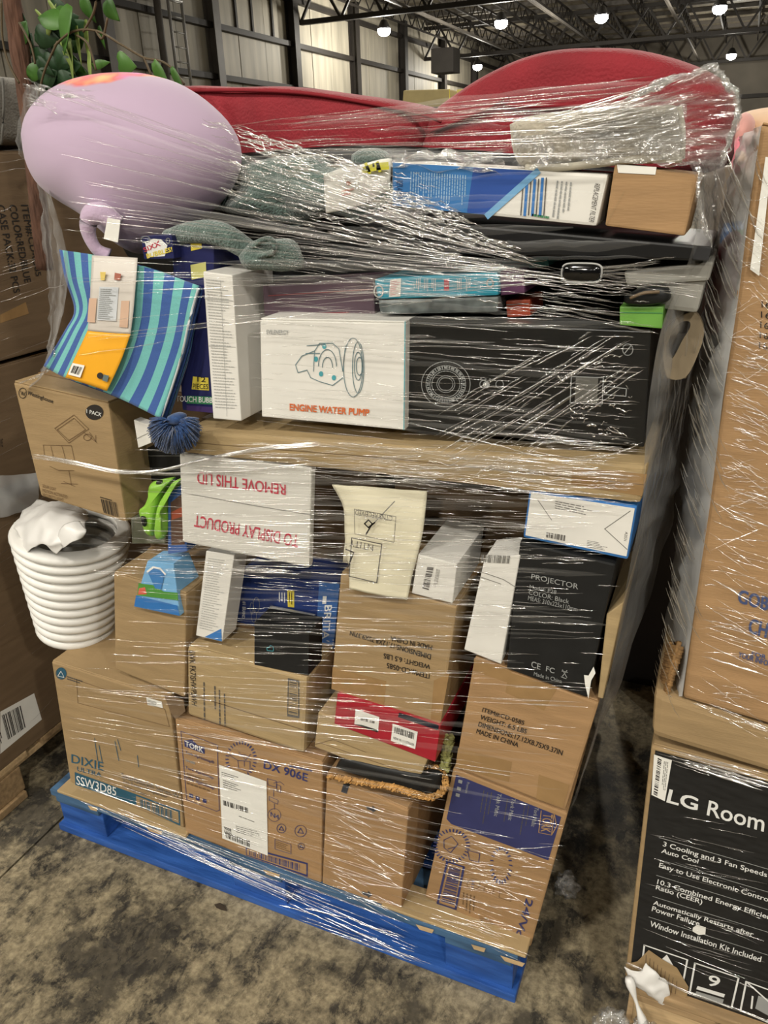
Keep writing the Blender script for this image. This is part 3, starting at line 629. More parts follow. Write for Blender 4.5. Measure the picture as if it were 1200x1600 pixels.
# barcode white box and envelope
r, f, s_ = carton('barcode_box', 'small white box with a barcode sticker beside the cream paper envelope', 'box', [(653, 866), (714, 882), (707, 943), (643, 927)], 1.03, 0.15, WHITE, flaps=False, bevel=0.002)
barcode(f, [(668, 885), (660, 919), (670, 922), (678, 886)], DGREYI, r, 16, 0.0012); smallprint(f, [(682, 888), (676, 922), (682, 924), (688, 890)], 3, GREYI, r, 33, 0.35)
CREAM = M('cream_paper', (222, 214, 184), rough=0.75, var=0.05, scale=6)
rows = [[PY(520, 757, 1.045), PY(565, 760, 1.035), PY(618, 764, 1.038), PY(667, 768, 1.045)], [PY(538, 795, 1.035), PY(575, 800, 1.027), PY(620, 806, 1.03), PY(663, 812, 1.036)], [PY(541, 845, 1.03), PY(575, 852, 1.024), PY(615, 858, 1.026), PY(654, 863, 1.032)], [PY(546, 890, 1.026), PY(578, 897, 1.022), PY(612, 904, 1.023), PY(644, 900, 1.03)], [PY(547, 919, 1.024), PY(575, 925, 1.021), PY(606, 931, 1.021), PY(637, 936, 1.026)]]
ev = root('paper_envelope', 'crumpled cream paper envelope with printed form boxes and pen marks', 'envelope', PY(590, 930, 1.024))
sheet('envelope_body', sheet_grid(rows, 5, 5), CREAM, ev, 0.006, lambda u, v, p: V((0, mnoise.noise(p * 26) * 0.004, 0)))
rows2 = [[PY(520, 757, 1.05), PY(538, 770, 1.05), PY(550, 790, 1.05)], [PY(541, 800, 1.05), PY(545, 805, 1.05), PY(555, 810, 1.05)], [PY(536, 878, 1.045), PY(545, 880, 1.045), PY(556, 882, 1.045)]]
sheet('back_leaf', sheet_grid(rows2, 4, 4), CREAM, ev, 0.002)
fe = Face([PY(545, 800, 1.0165), PY(660, 815, 1.0165), PY(637, 936, 1.0165), PY(547, 919, 1.0165)])
lines(fe, [frame_px([(554, 795), (619, 807), (616, 847), (555, 834)])], 0.001, DGREYI, ev, 'form_frame'); lines(fe, [frame_px([(550, 840), (597, 850), (589, 910), (546, 900)])], 0.0018, DGREYI, ev, 'form_frame')
text(fe, 'CTNS RECEIVED', [(613, 814), (555, 804), (556, 796), (614, 806)], DGREYI, ev); text(fe, 'NTITY', [(583, 861), (546, 853), (547, 843), (584, 851)], DGREYI, ev)
[lines(fe, [q], 0.0024, INK, ev, 'pen_mark') for q in ([(572, 835), (582, 818), (576, 812), (570, 818), (576, 824), (586, 816)], [(541, 858), (553, 863), (544, 886)])]; lines(fe, [[(582, 820), (617, 783)]], 0.0016, GREYI, ev, 'pen_mark')

# ---- lid, toy, paper box, filter box, small black box
FOAM = M('white_foam_board', (214, 211, 202), rough=0.6, var=0.05, scale=8)
r, f, s_ = carton('display_lid', 'white display lid with upside-down red lettering REMOVE THIS LID', 'lid', [(280, 709), (487, 730), (483, 887), (285, 847)], 1.03, 0.016, FOAM, flaps=False, bevel=0.004)
text(f, 'REMOVE THIS LID', [(447, 773), (309, 755), (309, 736), (447, 757)], REDI, r, bold=0.0012); text(f, 'TO DISPLAY PRODUCT', [(466, 855), (304, 822), (305, 804), (468, 836)], REDI, r, bold=0.0012)
lines(f, [[(288, 770), (400, 790), (486, 804)]], 0.0014, GREYI, r, 'crease')
LIME = M('lime_plastic', (138, 200, 58), rough=0.3, var=0.05)
toy = root('toy_package', 'small toy package with splashing water artwork and a lime green plastic piece', 'toy', PY(255, 960, 1.06))
fq = [(230, 877), (271, 880), (281, 963), (209, 948)]
Fp = [PY(*q, yy) for q, yy in zip(fq, (1.035, 1.035, 1.02, 1.02))]
hex_obj('base_box', Fp + [Fp[0] + V((.0, .05, 0)), Fp[1] + V((0, .05, 0)), Fp[2] + V((0, .09, 0)), Fp[3] + V((0, .09, 0))], M('sky_blue_card', (110, 170, 218), rough=0.4), toy, 0.002)
ft = Face(Fp)
patch(ft, [(213, 930), (277, 946), (281, 962), (210, 947)], M('water_blue_card', (40, 110, 184), rough=0.4), toy, 'water_print'); patch(ft, [(217, 911), (240, 914), (256, 924), (278, 926), (279, 938), (215, 930)], M('bank_green', (70, 140, 50), rough=0.5), toy, 'bank_print', 0.001)
patch(ft, [(231, 893), (244, 887), (258, 897), (252, 921), (243, 919)], M('deep_water_blue', (56, 120, 186), rough=0.4), toy, 'water_spout_print', 0.0012); lines(ft, [[(231, 893), (240, 886), (251, 888), (259, 897)]], 0.004, WHITEI, toy, 'spray_print', 0.0014)
patch(ft, [(218, 919), (227, 917), (230, 928), (216, 929)], M('ball_red', (206, 90, 70), rough=0.4), toy, 'ball_print', 0.0012)
pts = [PY(x, y, 1.05) for x, y in ((262, 772), (290, 752), (292, 862), (262, 866))]
hex_obj('window_frame', pts + [p + V((0, .1, 0)) for p in pts], M('toy_blue_frame', (58, 96, 168), rough=0.4), toy, 0.002)
fw = Face(pts); patch(fw, [(267, 785), (289, 768), (289, 850), (268, 852)], M('toy_interior', (96, 70, 58), rough=0.5), toy, 'window_print'); patch(fw, [(268, 800), (288, 790), (288, 806), (269, 812)], M('toy_red', (160, 74, 50), rough=0.5), toy, 'window_print', 0.0011)
fr = root('toy_reptile_head', 'bright lime green curved plastic jaw toy beside the white display lid', 'toy', PY(245, 845, 1.04))
puffy('upper_jaw', [(240, 752), (258, 748), (272, 747), (258, 765), (249, 800), (243, 835), (232, 832), (226, 812), (222, 795), (232, 785), (240, 765)], 1.06, 0.04, LIME, fr, 5, 0.4)
puffy('lower_jaw', [(272, 752), (284, 748), (262, 775), (256, 800), (258, 838), (246, 840), (246, 815), (252, 785)], 1.045, 0.03, LIME, fr, 5, 0.4)
puffy('eye', [(246, 750), (253, 751), (252, 756), (245, 756)], 1.035, 0.01, BLACKC, fr, 4, 0.5)
puffy('eye', [(221, 806), (227, 809), (228, 822), (224, 820)], 1.037, 0.01, BLACKC, fr, 4, 0.5)
r, f, s_ = carton('instruction_box', 'narrow upright white box of fine print with a blue bottom corner', 'box', [(322, 861), (366, 867), (347, 1003), (306, 993)], 1.045, 0.05, WHITE, flaps=False, bevel=0.0015)
smallprint(f, [(326, 870), (360, 875), (344, 990), (312, 982)], 30, FAINTI, r, 40, 0.3); patch(f, [(320, 995), (346, 982), (347, 1002)], BLUEP, r, 'blue_corner')
BRB = M('filter_box_blue', (40, 62, 130), rough=0.35, var=0.1, scale=8)
r, f, s_ = carton('water_filter_box', 'deep blue box with big sideways white lettering behind the small black box', 'box', [(368, 897), (531, 912), (519, 1036), (370, 1007)], 1.145, 0.1, BRB, flaps=False, bevel=0.002)
patch(f, [(499, 908), (531, 912), (519, 1036), (492, 1030)], M('filter_box_pale_blue', (70, 116, 190), rough=0.35, var=0.25, scale=10), r, 'lighter_panel')
text(f, 'BRITA', [(519, 945), (514, 998), (503, 998), (508, 945)], WHITEI, r, bold=0.0008, lift=0.0013); patch(f, [(505, 931), (511, 931), (510, 943), (504, 943)], WHITEI, r, 'logo_grid', 0.0013)
patch(f, [(449, 922), (460, 923), (460, 949), (450, 948)], YELLOWI, r, 'yellow_flash'); smallprint(f, [(451, 925), (451, 947), (458, 947), (458, 925)], 2, INK, r, 41, 0.4, lift=0.0013); smallprint(f, [(435, 925), (435, 943), (447, 944), (447, 926)], 3, WHITEI, r, 42, 0.4)
text(f, '#1 BRAND', [(385, 940), (383, 966), (378, 966), (379, 939)], WHITEI, r); smallprint(f, [(374, 982), (374, 1002), (384, 1004), (384, 983)], 4, WHITEI, r, 43, 0.5)
lines(f, [ring_px(401, 945, 5, 12, 16), ring_px(397, 962, 4, 10, 16), ring_px(394, 950, 3, 9, 12)], 0.001, PALEI, r, 'jug_drawing')
bub = []
for k in range(46):
    u, v = random.random(), random.random() ** 0.7; x, y = 499 + 22 * u, 995 + 40 * v
    bub.append([(x, y), (x + 1.2, y)])
lines(f, bub, 0.0022, WHITEI, r, 'bubble_print', 0.0013)
r, f, s_ = carton('small_black_box', 'small matte black box with cloud logo in front of the deep blue box', 'box', [(397, 972), (483, 987), (482, 1056), (397, 1039)], YF, 0.055, BLACKC, flaps=False, bevel=0.002)
lines(f, [[(418, 1016), (417, 1012), (421, 1011), (423, 1008), (427, 1010), (428, 1014), (427, 1017), (418, 1016)]], 0.0014, CYANI, r, 'cloud_logo'); text(f, 'Baby Cloud', [(431, 1012), (457, 1019), (457, 1023), (431, 1016)], DGREYI, r)
silver = M('silver_plastic', (170, 170, 168), rough=0.35, metal=0.3)
pts = [PY(420, 948, 1.135), PY(491, 962, 1.135), PY(490, 975, 1.135), PY(420, 962, 1.135)]
ss = hex_obj('silver_device', pts + [p + V((0, .008, 0)) for p in pts], silver, None, 0.003, 2, origin=pts[3]); tag(ss, 'slim silver plastic device edge showing behind the small black box', 'device')

# ---- westinghouse
r, f, s_ = carton('security_light_carton', 'tan carton with black 1 PACK oval and line drawings, under the striped towel', 'carton', [(20, 595), (169, 628), (197, 816), (64, 775)], YF, 0.17, CARD)
text(f, 'Westinghouse', [(44, 610), (84, 624), (83, 632), (43, 618)], INK, r, bold=0.0005); lines(f, [ring_px(36, 614, 6, 8, 20), [(33, 611), (35, 617), (36, 612), (38, 618), (40, 612)]], 0.0012, INK, r, 'logo_ring')
patch(f, ring_px(148, 644, 14, 12, 24)[:-1], INK, r, 'pack_oval'); text(f, '1 PACK', [(136, 639), (160, 645), (159, 651), (136, 645)], WHITEI, r, bold=0.0003, lift=0.0012)
lines(f, [frame_px([(86, 669), (116, 648), (139, 670), (108, 692)]), frame_px([(90, 671), (116, 653), (134, 671), (108, 688)]), [(131, 675), (150, 690), (150, 680)], ring_px(137, 683, 6, 5, 14), [(140, 675), (152, 692)]], 0.0011, BROWNI, r, 'panel_drawing')
lines(f, [[(70, 712), (68, 695), (112, 696), (117, 720)], [(80, 697), (84, 715)], [(97, 696), (103, 718)], [(96, 755), (122, 756)], [(100, 752), (118, 760)], [(108, 735), (112, 758)], [(78, 728), (92, 735), (116, 735)]], 0.0011, BROWNI, r, 'lamp_drawing')
for s1, q in (('SOLAR LIGHT', [(67, 756), (88, 762), (88, 767), (67, 761)]), ('MOTION ACTIVATED', [(67, 763), (106, 774), (106, 779), (67, 768)]), ('SECURITY LIGHT', [(67, 770), (100, 779), (100, 783), (67, 774)])): text(f, s1, q, BROWNI, r)
barcode(f, [(158, 779), (183, 785), (187, 808), (163, 801)], INK, r, 16, seed=11); smallprint(f, [(157, 775), (182, 782), (182, 785), (157, 778)], 1, INK, r, 44)

# ---- white basins nested in a stack
BASIN = M('white_plastic', (232, 230, 224), rough=0.35, var=0.02, spec=0.5)
def lathe(name, prof, c, axis, mat, parent=None, n=36, origin=None):
    ax = V(axis).normalized(); u = ax.cross(V((0, 1, 0))).normalized(); v = u.cross(ax).normalized(); c = V(c); vs, fs = [], []
    for rr, h in prof:
        for k in range(n):
            a = 2 * math.pi * k / n; vs.append(c + ax * h + u * (rr * math.cos(a)) + v * (rr * math.sin(a)))
    for i in range(len(prof) - 1):
        for k in range(n):
            k2 = (k + 1) % n; fs.append((i * n + k, i * n + k2, (i + 1) * n + k2, (i + 1) * n + k))
    return mesh(name, vs, fs, mat, parent, True, origin, recalc=True)
NB = 11
b0 = PY(133, 1036, 1.16); b0.z = 0.562
b1 = PY(112, 838, 1.16)
for k in range(NB):
    t = k / (NB - 1); c = b0.lerp(b1, t); ax = (b1 - b0).normalized()
    R = 0.093 + 0.038 * t; h = (b1 - b0).length / NB
    ordn = ['', 'second', 'third', 'fourth', 'fifth', 'sixth', 'seventh', 'eighth', 'ninth', 'tenth', ''][k]
    lab = 'lowest white plastic basin of the nested stack beside the plain carton' if k == 0 else ('topmost white plastic basin of the nested stack under crumpled plastic' if k == NB - 1 else ordn + ' white plastic basin counting up the nested white stack')
    o = lathe('white_basin', [(R * 0.82, 0.0), (R * 0.90, -0.003), (R * 0.97, 0.001), (R * 1.0, 0.007), (R * 1.0, 0.012), (R * 0.975, h * 0.72), (R * 0.93, h * 0.86), (R * 0.86, h * 0.9), (R * 0.77, h * 0.92), (R * 0.755, h * 0.9), (R * 0.755, 0.004), (R * 0.82, 0.0)], c, ax, BASIN, None, 40, origin=c)
    tag(o, lab, 'basin', 'white basins nested in a stack')
# crumpled white wrapper over the top basin
WRAP = M('white_plastic_bag', (228, 226, 222), rough=0.35, var=0.03, spec=0.5)
def crumple(amp, sc, seed=0.0):
    def w_(u, v, p):
        q = p * sc + V((seed, seed * 2, 0)); return V((mnoise.noise(q), mnoise.noise(q + V((7, 3, 1))), mnoise.noise(q + V((1, 9, 4))))) * amp
    return w_
rows = [[PY(55, 783, 1.24), PY(90, 785, 1.22), PY(125, 792, 1.2), PY(140, 805, 1.18)], [PY(24, 815, 1.12), PY(70, 800, 1.09), PY(105, 806, 1.08), PY(132, 822, 1.06)], [PY(28, 833, 1.07), PY(58, 838, 1.035), PY(88, 846, 1.02), PY(116, 842, 1.03)], [PY(40, 872, 1.06), PY(50, 858, 1.035), PY(70, 852, 1.02), PY(92, 860, 1.02)]]
o = sheet('plastic_bag', sheet_grid(rows, 9, 9), WRAP, None, 0.002, crumple(0.012, 22), origin=PY(60, 850, 1.06)); tag(o, 'crumpled white plastic wrapper draped over the top white basin', 'wrapper')
rows = [[PY(88, 846, 1.02), PY(100, 820, 1.03), PY(125, 815, 1.05)], [PY(96, 852, 1.015), PY(115, 830, 1.02), PY(136, 828, 1.035)], [PY(98, 856, 1.015), PY(118, 846, 1.015), PY(130, 838, 1.03)]]
sheet('wrapper_tongue', sheet_grid(rows, 5, 5), WRAP, o, 0.002, crumple(0.004, 40, 3))

# ---- long flat carton
r, f, s_ = carton('long_flat_carton', 'long flat tan carton lying across the pile under the water pump box', 'carton', [(284, 672), (1012, 727), (1001, 787), (281, 707)], 1.026, 0.5, CARD2, bevel=0.006, flaps=False)
lines(f, [[(286, 690), (600, 715), (1006, 757)]], 0.0008, CARDD, r, 'crease')
patch(f, [(894, 729), (1011, 741), (1003, 775), (892, 757)], TAPE, r, 'tape', 0.0006)

# ---- upper tier boxes
r, f, s_ = carton('tall_white_box', 'tall narrow white box covered in fine print beside the striped towel', 'box', [(317, 424), (363, 430), (377, 658), (333, 654)], 1.03, 0.12, WHITE, flaps=False, bevel=0.002)
smallprint(f, [(322, 434), (359, 438), (372, 640), (337, 638)], 44, FAINTI, r, 50, 0.3)
for q in ([(345, 440), (355, 650)], [(320, 466), (365, 470)], [(326, 540), (368, 542)]): lines(f, [q], 0.0008, FAINTI, r, 'printed_line')
r, f, s_ = carton('water_pump_box', 'white box lettered ENGINE WATER PUMP in orange with a pump line drawing', 'box', [(406, 497), (634, 502), (632, 672), (409, 651)], YF, 0.2, WHITE, flaps=True, bevel=0.002, tape=None)
patch(f, [(632.5, 502), (634, 502), (632, 672), (630.5, 671)], CYANI, r, 'teal_edge')
text(f, 'ENGINE WATER PUMP', [(453, 631), (577, 640), (576, 650), (453, 641)], ORANGEI, r, bold=0.0022)
PUMPI = M('pump_ink', (96, 128, 136), rough=0.6)
lines(f, [ring_px(552, 574, 15, 46, 36), ring_px(560, 574, 9, 40, 30), ring_px(560, 572, 6, 22, 24), ring_px(562, 572, 5, 14, 20), [(462, 570), (472, 556), (492, 548), (500, 536), (520, 536), (530, 545)], [(462, 570), (466, 582), (480, 578), (486, 590), (500, 596)], [(492, 548), (490, 580)], ring_px(512, 572, 14, 26, 24, 180, 360), ring_px(512, 574, 8, 16, 20, 180, 360), [(530, 545), (536, 580), (540, 540)], [(500, 596), (520, 602), (536, 590)], [(480, 540), (508, 538)], [(478, 552), (500, 552)]], 0.0012, PUMPI, r, 'pump_drawing')
for cx, cy in ((494, 561), (507, 541), (502, 584), (522, 590)): patch(f, ring_px(cx, cy, 3.4, 4.2, 12)[:-1], CYANI, r, 'bolt_print')
text(f, 'EVILENERGY', [(417, 515), (451, 516), (451, 523), (417, 522)], PALEI, r, bold=0.0004)
r, f, s_ = carton('black_projector_carton', 'large glossy black box printed with concentric lens circles', 'box', [(636, 499), (1018, 514), (1006, 699), (635, 672)], 1.05, 0.22, M('glossy_black_card', (20, 21, 22), rough=0.28, var=0.2, spec=0.6), flaps=True, bevel=0.002, tape=None)
for rr in (38, 31, 28, 25, 22, 14, 11): lines(f, [ring_px(697, 600, rr, rr * 0.93, 48)], 0.0011 if rr != 28 else 0.0035, PALEI, r, 'lens_ring')
for cx in (756, 781): lines(f, [ring_px(cx, 600, 6, 6, 18)], 0.0012, PALEI, r, 'ring')
patch(f, ring_px(760, 601, 5.4, 5.4, 16)[:-1], PALEI, r, 'dial_print'); lines(f, [[(751, 591), (753, 591)], [(758, 592), (760, 592)], [(765, 592), (767, 592)]], 0.0012, PALEI, r, 'tick')
for q in (ring_px(981, 546, 8, 9, 20), [(976, 552), (986, 540)], frame_px([(893, 588), (943, 590), (941, 631), (891, 629)]), frame_px([(945, 603), (979, 607), (978, 619), (944, 616)])): lines(f, [q], 0.0012, PALEI, r, 'printed_outline')
patch(f, [(900, 588), (935, 590), (933, 630), (898, 628)], M('faded_label', (100, 98, 92), rough=0.5), r, 'grey_label')
for k in range(3): pass
# turquoise, purple, red bits above
TURQ = M('turquoise_card', (42, 158, 188), rough=0.3)
r, f, s_ = carton('turquoise_box', 'long turquoise box with clear lower half lying above the water pump box', 'box', [(584, 436), (778, 424), (779, 462), (590, 468)], 1.06, 0.1, TURQ, flaps=False, bevel=0.004)
patch(f, [(610, 437), (627, 435), (626, 463), (608, 464)], WPAPER, r, 'sticker'); smallprint(f, [(611, 439), (626, 437), (625, 461), (610, 462)], 9, REDI, r, 60, 0.35, lift=0.0012)
for x in (650, 662, 674, 714, 728): smallprint(f, [(x, 436), (x, 456), (x + 8, 455), (x + 8, 435)], 3, WHITEI, r, x, 0.35)
lines(f, [ring_px(766, 442, 5, 6, 14), ring_px(592, 455, 7, 9, 16)], 0.002, WHITEI, r, 'ring'); patch(f, [(694, 436), (702, 436), (702, 454), (694, 454)], REDI, r, 'print')
pts = [PY(590, 469, 1.062), PY(779, 463, 1.062), PY(778, 488, 1.062), PY(594, 492, 1.062)]
hex_obj('clear_tray', pts + [p + V((0, .09, 0)) for p in pts], M('toy_plastic_tray', (104, 112, 112), rough=0.25, var=0.5, scale=40), r, 0.004)
PURP = M('plum_card', (98, 58, 92), rough=0.35)
r, f, s_ = carton('plum_box', 'plum coloured box end next to the turquoise box', 'box', [(781, 424), (818, 420), (820, 458), (782, 462)], 1.07, 0.08, PURP, flaps=False, bevel=0.002); lines(f, [[(784, 430), (816, 427)]], 0.001, PALEI, r, 'crease')
r, f, s_ = carton('orange_box', 'small orange red box on top of the black lens box', 'box', [(790, 470), (828, 468), (829, 494), (792, 496)], 1.09, 0.08, M('orange_red_card', (190, 76, 48), rough=0.4), flaps=False, bevel=0.002); lines(f, [[(792, 476), (826, 474)]], 0.001, PALEI, r, 'crease')
r, f, s_ = carton('teal_box', 'teal box edge above the plum box', 'box', [(784, 408), (856, 400), (858, 416), (786, 424)], 1.1, 0.1, M('teal_card', (30, 120, 132), rough=0.35), flaps=False, bevel=0.002); lines(f, [[(788, 414), (854, 407)]], 0.001, WHITEI, r, 'crease')
r, f, s_ = carton('wine_box', 'dull plum flat box behind the top edge of the water pump box', 'box', [(410, 446), (584, 436), (586, 494), (412, 494)], 1.09, 0.1, M('dull_plum_card', (92, 72, 84), rough=0.4), flaps=False, bevel=0.003); [lines(f, [q], 0.0016, M('wine_ink', (140, 66, 70)), r, 'printed_line') for q in ([(420, 462), (580, 452)], [(470, 490), (545, 488)])]
# bubble packs
BUBN = M('bubble_pack_navy', (36, 40, 92), rough=0.3)
r, f, s_ = carton('bubble_card', 'navy card lettered BUBBLES in yellow above the striped towel', 'package', [(220, 369), (268, 366), (272, 404), (225, 405)], 1.05, 0.03, BUBN, flaps=False, bevel=0.001)
patch(f, [(227, 378), (240, 373), (252, 374), (262, 383), (258, 400), (232, 402)], WHITEI, r, 'cloud_print'); text(f, 'SIXX', [(224, 388), (249, 376), (252, 384), (227, 394)], REDI, r, bold=0.001, lift=0.0012); text(f, 'BUBBLES!', [(229, 397), (269, 386), (270, 393), (231, 404)], YELLOWI, r, bold=0.001, lift=0.0013); lines(f, [ring_px(228, 374, 7, 5, 14), ring_px(263, 376, 3, 4, 12)], 0.0014, PALEI, r, 'bubble_print')
r, f, s_ = carton('bubble_box', 'navy box of bubble toys with green TOUCH BUBBLES band beside the towel', 'package', [(268, 385), (334, 372), (334, 646), (285, 641)], 1.07, 0.09, BUBN, flaps=False, bevel=0.002)
patch(f, [(292, 618), (334, 620), (334, 632), (292, 630)], GREENI, r, 'green_band'); text(f, 'TOUCH BUBBLES', [(276, 618), (346, 622), (346, 630), (276, 627)], WHITEI, r, bold=0.0006, lift=0.0013)
patch(f, [(302, 588), (326, 590), (327, 610), (300, 608)], YELLOWI, r, 'yellow_flash', 0.001); text(f, '12', [(309, 588), (322, 589), (322, 597), (309, 596)], INK, r, lift=0.0014, bold=0.0005); text(f, 'PIECES', [(302, 599), (326, 600), (326, 608), (302, 607)], INK, r, lift=0.0014, bold=0.0004)
patch(f, [(298, 380), (315, 377), (316, 388), (299, 392)], YELLOWI, r, 'yellow_print'); patch(f, [(298, 414), (322, 409), (323, 432), (300, 437)], M('pale_yellow_print', (200, 196, 110), rough=0.5), r, 'yellow_print')
patch(f, [(292, 633), (334, 636), (334, 645), (292, 641)], M('violet_ink', (70, 50, 110), rough=0.4), r, 'violet_band')

# ---- top row
r, f, s_ = carton('blue_white_carton', 'long blue and white retail carton on top, wrapped in clear plastic', 'box', [(612, 253), (951, 272), (932, 354), (612, 322)], 1.035, 0.14, WHITE, flaps=False, bevel=0.004)
patch(f, [(614, 254), (842, 267), (762, 336), (614, 321)], M('mid_blue_card', (58, 122, 190), rough=0.3, var=0.05), r, 'blue_panel'); patch(f, [(740, 262), (836, 267), (757, 335), (730, 332)], M('royal_blue_card', (48, 84, 168), rough=0.3), r, 'royal_panel', 0.0011); lines(f, [[(840, 268), (762, 337)]], 0.008, M('light_blue_card', (110, 168, 214), rough=0.3), r, 'swoosh', 0.0013)
smallprint(f, [(641, 268), (639, 322), (728, 326), (730, 274)], 22, M('pale_blue_ink', (150, 186, 216), rough=0.5), r, 61, 0.35, lift=0.0013); text(f, 'REPLACEMENT', [(630, 282), (630, 320), (620, 319), (620, 281)], M('blue_ink_dark', (30, 60, 110)), r, lift=0.0013)
for k in range(7): lines(f, [[(818 + k * 6, 284 - k), (814 + k * 6, 336)]], 0.0035 if k % 2 else 0.0015, BLUEP if k % 2 else DGREYI, r, 'printed_bar')
smallprint(f, [(868, 282), (860, 342), (890, 345), (896, 285)], 4, PALEI, r, 62, 0.35); text(f, 'REPLACEMENT FILTER', [(938, 288), (928, 348), (920, 346), (930, 286)], DGREYI, r); smallprint(f, [(832, 332), (868, 338), (867, 345), (831, 339)], 1, GREENI, r, 63)
r, f, s_ = carton('small_kraft_carton', 'small tan carton with white address label on top right', 'carton', [(960, 257), (1093, 273), (1070, 369), (945, 353)], 1.03, 0.12, CARD3, bevel=0.003, flaps=False)
patch(f, [(964, 257), (1026, 261), (1024, 273), (966, 270)], WPAPER, r, 'address_label'); lines(f, [[(948, 350), (976, 298)]], 0.0005, CARD, r, 'crease')
# black flat panel, tube end, bin
r, f, s_ = carton('folded_screen', 'long thin black flat panel lying under the blue and white carton', 'screen', [(560, 336), (1112, 386), (1107, 408), (560, 392)], 1.035, 0.24, M('black_satin', (20, 20, 21), rough=0.35, var=0.2), flaps=False, bevel=0.003)
patch(f, [(1084, 384), (1111, 388), (1107, 407), (1083, 405)], M('dark_grey_plastic', (44, 44, 46), rough=0.4), r, 'end_cap')
bt = root('handlebar_grip', 'glossy black rounded tube end with pale rim poking out of the film', 'grip', PY(908, 430, 1.03))
path = [PY(908, 427, 1.0), PY(906, 427, 1.02), PY(904, 427, 1.09)]
def rrect(c, w_, h_, n=24):
    out = []
    for k in range(n):
        a = 2 * math.pi * k / n; ca, sa = math.cos(a), math.sin(a)
        out.append(V((c.x + w_ * math.copysign(abs(ca) ** 0.5, ca), c.y, c.z + h_ * math.copysign(abs(sa) ** 0.5, sa))))
    return out
GB = M('gloss_black_plastic', (8, 8, 9), rough=0.12, spec=0.7)
c0 = PY(908, 427, 1.002); rings = [rrect(c0, 0.001, 0.001), rrect(c0, 0.021, 0.0085), rrect(c0 + V((0, .004, 0)), 0.0235, 0.0105), rrect(c0 + V((0, .05, 0)), 0.0235, 0.0105)]
vs = [p for q in rings for p in q]; fs = [(i * 24 + k, i * 24 + (k + 1) % 24, (i + 1) * 24 + (k + 1) % 24, (i + 1) * 24 + k) for i in range(3) for k in range(24)]
mesh('tube_body', vs, fs, GB, bt, True, recalc=True)
rp_ = rrect(c0 + V((0, .003, 0)), 0.0245, 0.0115, 32); vs, fs = [], []; tube_geo(vs, fs, rp_ + [rp_[0]], 0.0014, 6, False); mesh('rim', vs, fs, silver, bt, True)
BIN = M('grey_plastic', (148, 146, 138), rough=0.4, var=0.05)
r, f, s_ = carton('grey_bin', 'light grey plastic bin wedged under the end of the black panel', 'bin', [(985, 428), (1110, 412), (1090, 490), (1005, 480)], 1.06, 0.16, BIN, flaps=False, bevel=0.006)
pts = [f.px(975, 424, 0.006), f.px(1116, 407, 0.006), f.px(1108, 438, 0.006), f.px(980, 446, 0.006)]; hex_obj('rim', pts + [p + V((0, .19, 0)) for p in pts], BIN, r, 0.004)
sh = root('black_sandal', 'black rounded rubber sandal end above the green box', 'shoe', PY(1010, 478, 1.045))
puffy('sole', [(975, 462), (1005, 448), (1035, 444), (1048, 455), (1044, 470), (1010, 477), (978, 474)], 1.045, 0.03, BLACKC, sh, 5, 0.4); tube('strap', smooth_path([PY(985, 466, 1.026), PY(1005, 458, 1.02), PY(1030, 456, 1.026)], 5), 0.0022, M('tan_strap', (120, 100, 76)), sh, 6)
r, f, s_ = carton('green_box', 'small bright green box on the black lens box', 'box', [(968, 479), (1037, 479), (1035, 514), (968, 508)], 1.04, 0.07, M('grass_green_card', (104, 166, 62), rough=0.4), flaps=False, bevel=0.002); lines(f, [[(968, 488), (1036, 489)]], 0.0008, GREENI, r, 'crease')
# wooden tray end with handle slot
WOODT = M('pale_wood', (150, 132, 104), rough=0.5, var=0.15, scale=8, stretch=(6, 1, 1))
wt = root('wooden_tray', 'pale wooden tray end with an oval handle slot beside the black lens box', 'tray', PY(1060, 575, 1.06))
outl = [(1036, 560), (1040, 520), (1056, 500), (1085, 488), (1100, 518), (1088, 560), (1070, 590), (1044, 590)]
hole = [(1045, 552), (1046, 526), (1060, 506), (1076, 502), (1078, 512), (1066, 532), (1056, 552), (1050, 560)]
O = [PY(*p, 1.10) for p in outl]; H_ = [PY(*p, 1.10) for p in hole]
O = smooth_path(O + [O[0]], 4)[:-1]; H_ = smooth_path(H_ + [H_[0]], 4)[:-1]; n = len(O); vs = O + H_ + [p + V((0, .014, 0)) for p in O] + [p + V((0, .014, 0)) for p in H_]; fs = []
for k in range(n):
    k2 = (k + 1) % n; fs += [(k, k2, n + k2, n + k), (2 * n + k, 3 * n + k, 3 * n + k2, 2 * n + k2), (k, 2 * n + k, 2 * n + k2, k2), (n + k, n + k2, 3 * n + k2, 3 * n + k)]
mesh('end_board', vs, fs, WOODT, wt, recalc=True)
pts = [PY(1036, 575, 1.115), PY(1078, 575, 1.115), PY(1072, 592, 1.115), PY(1042, 592, 1.115)]; hex_obj('tray_floor', pts + [p + V((0, .25, 0)) for p in pts], WOODT, wt, 0.002)

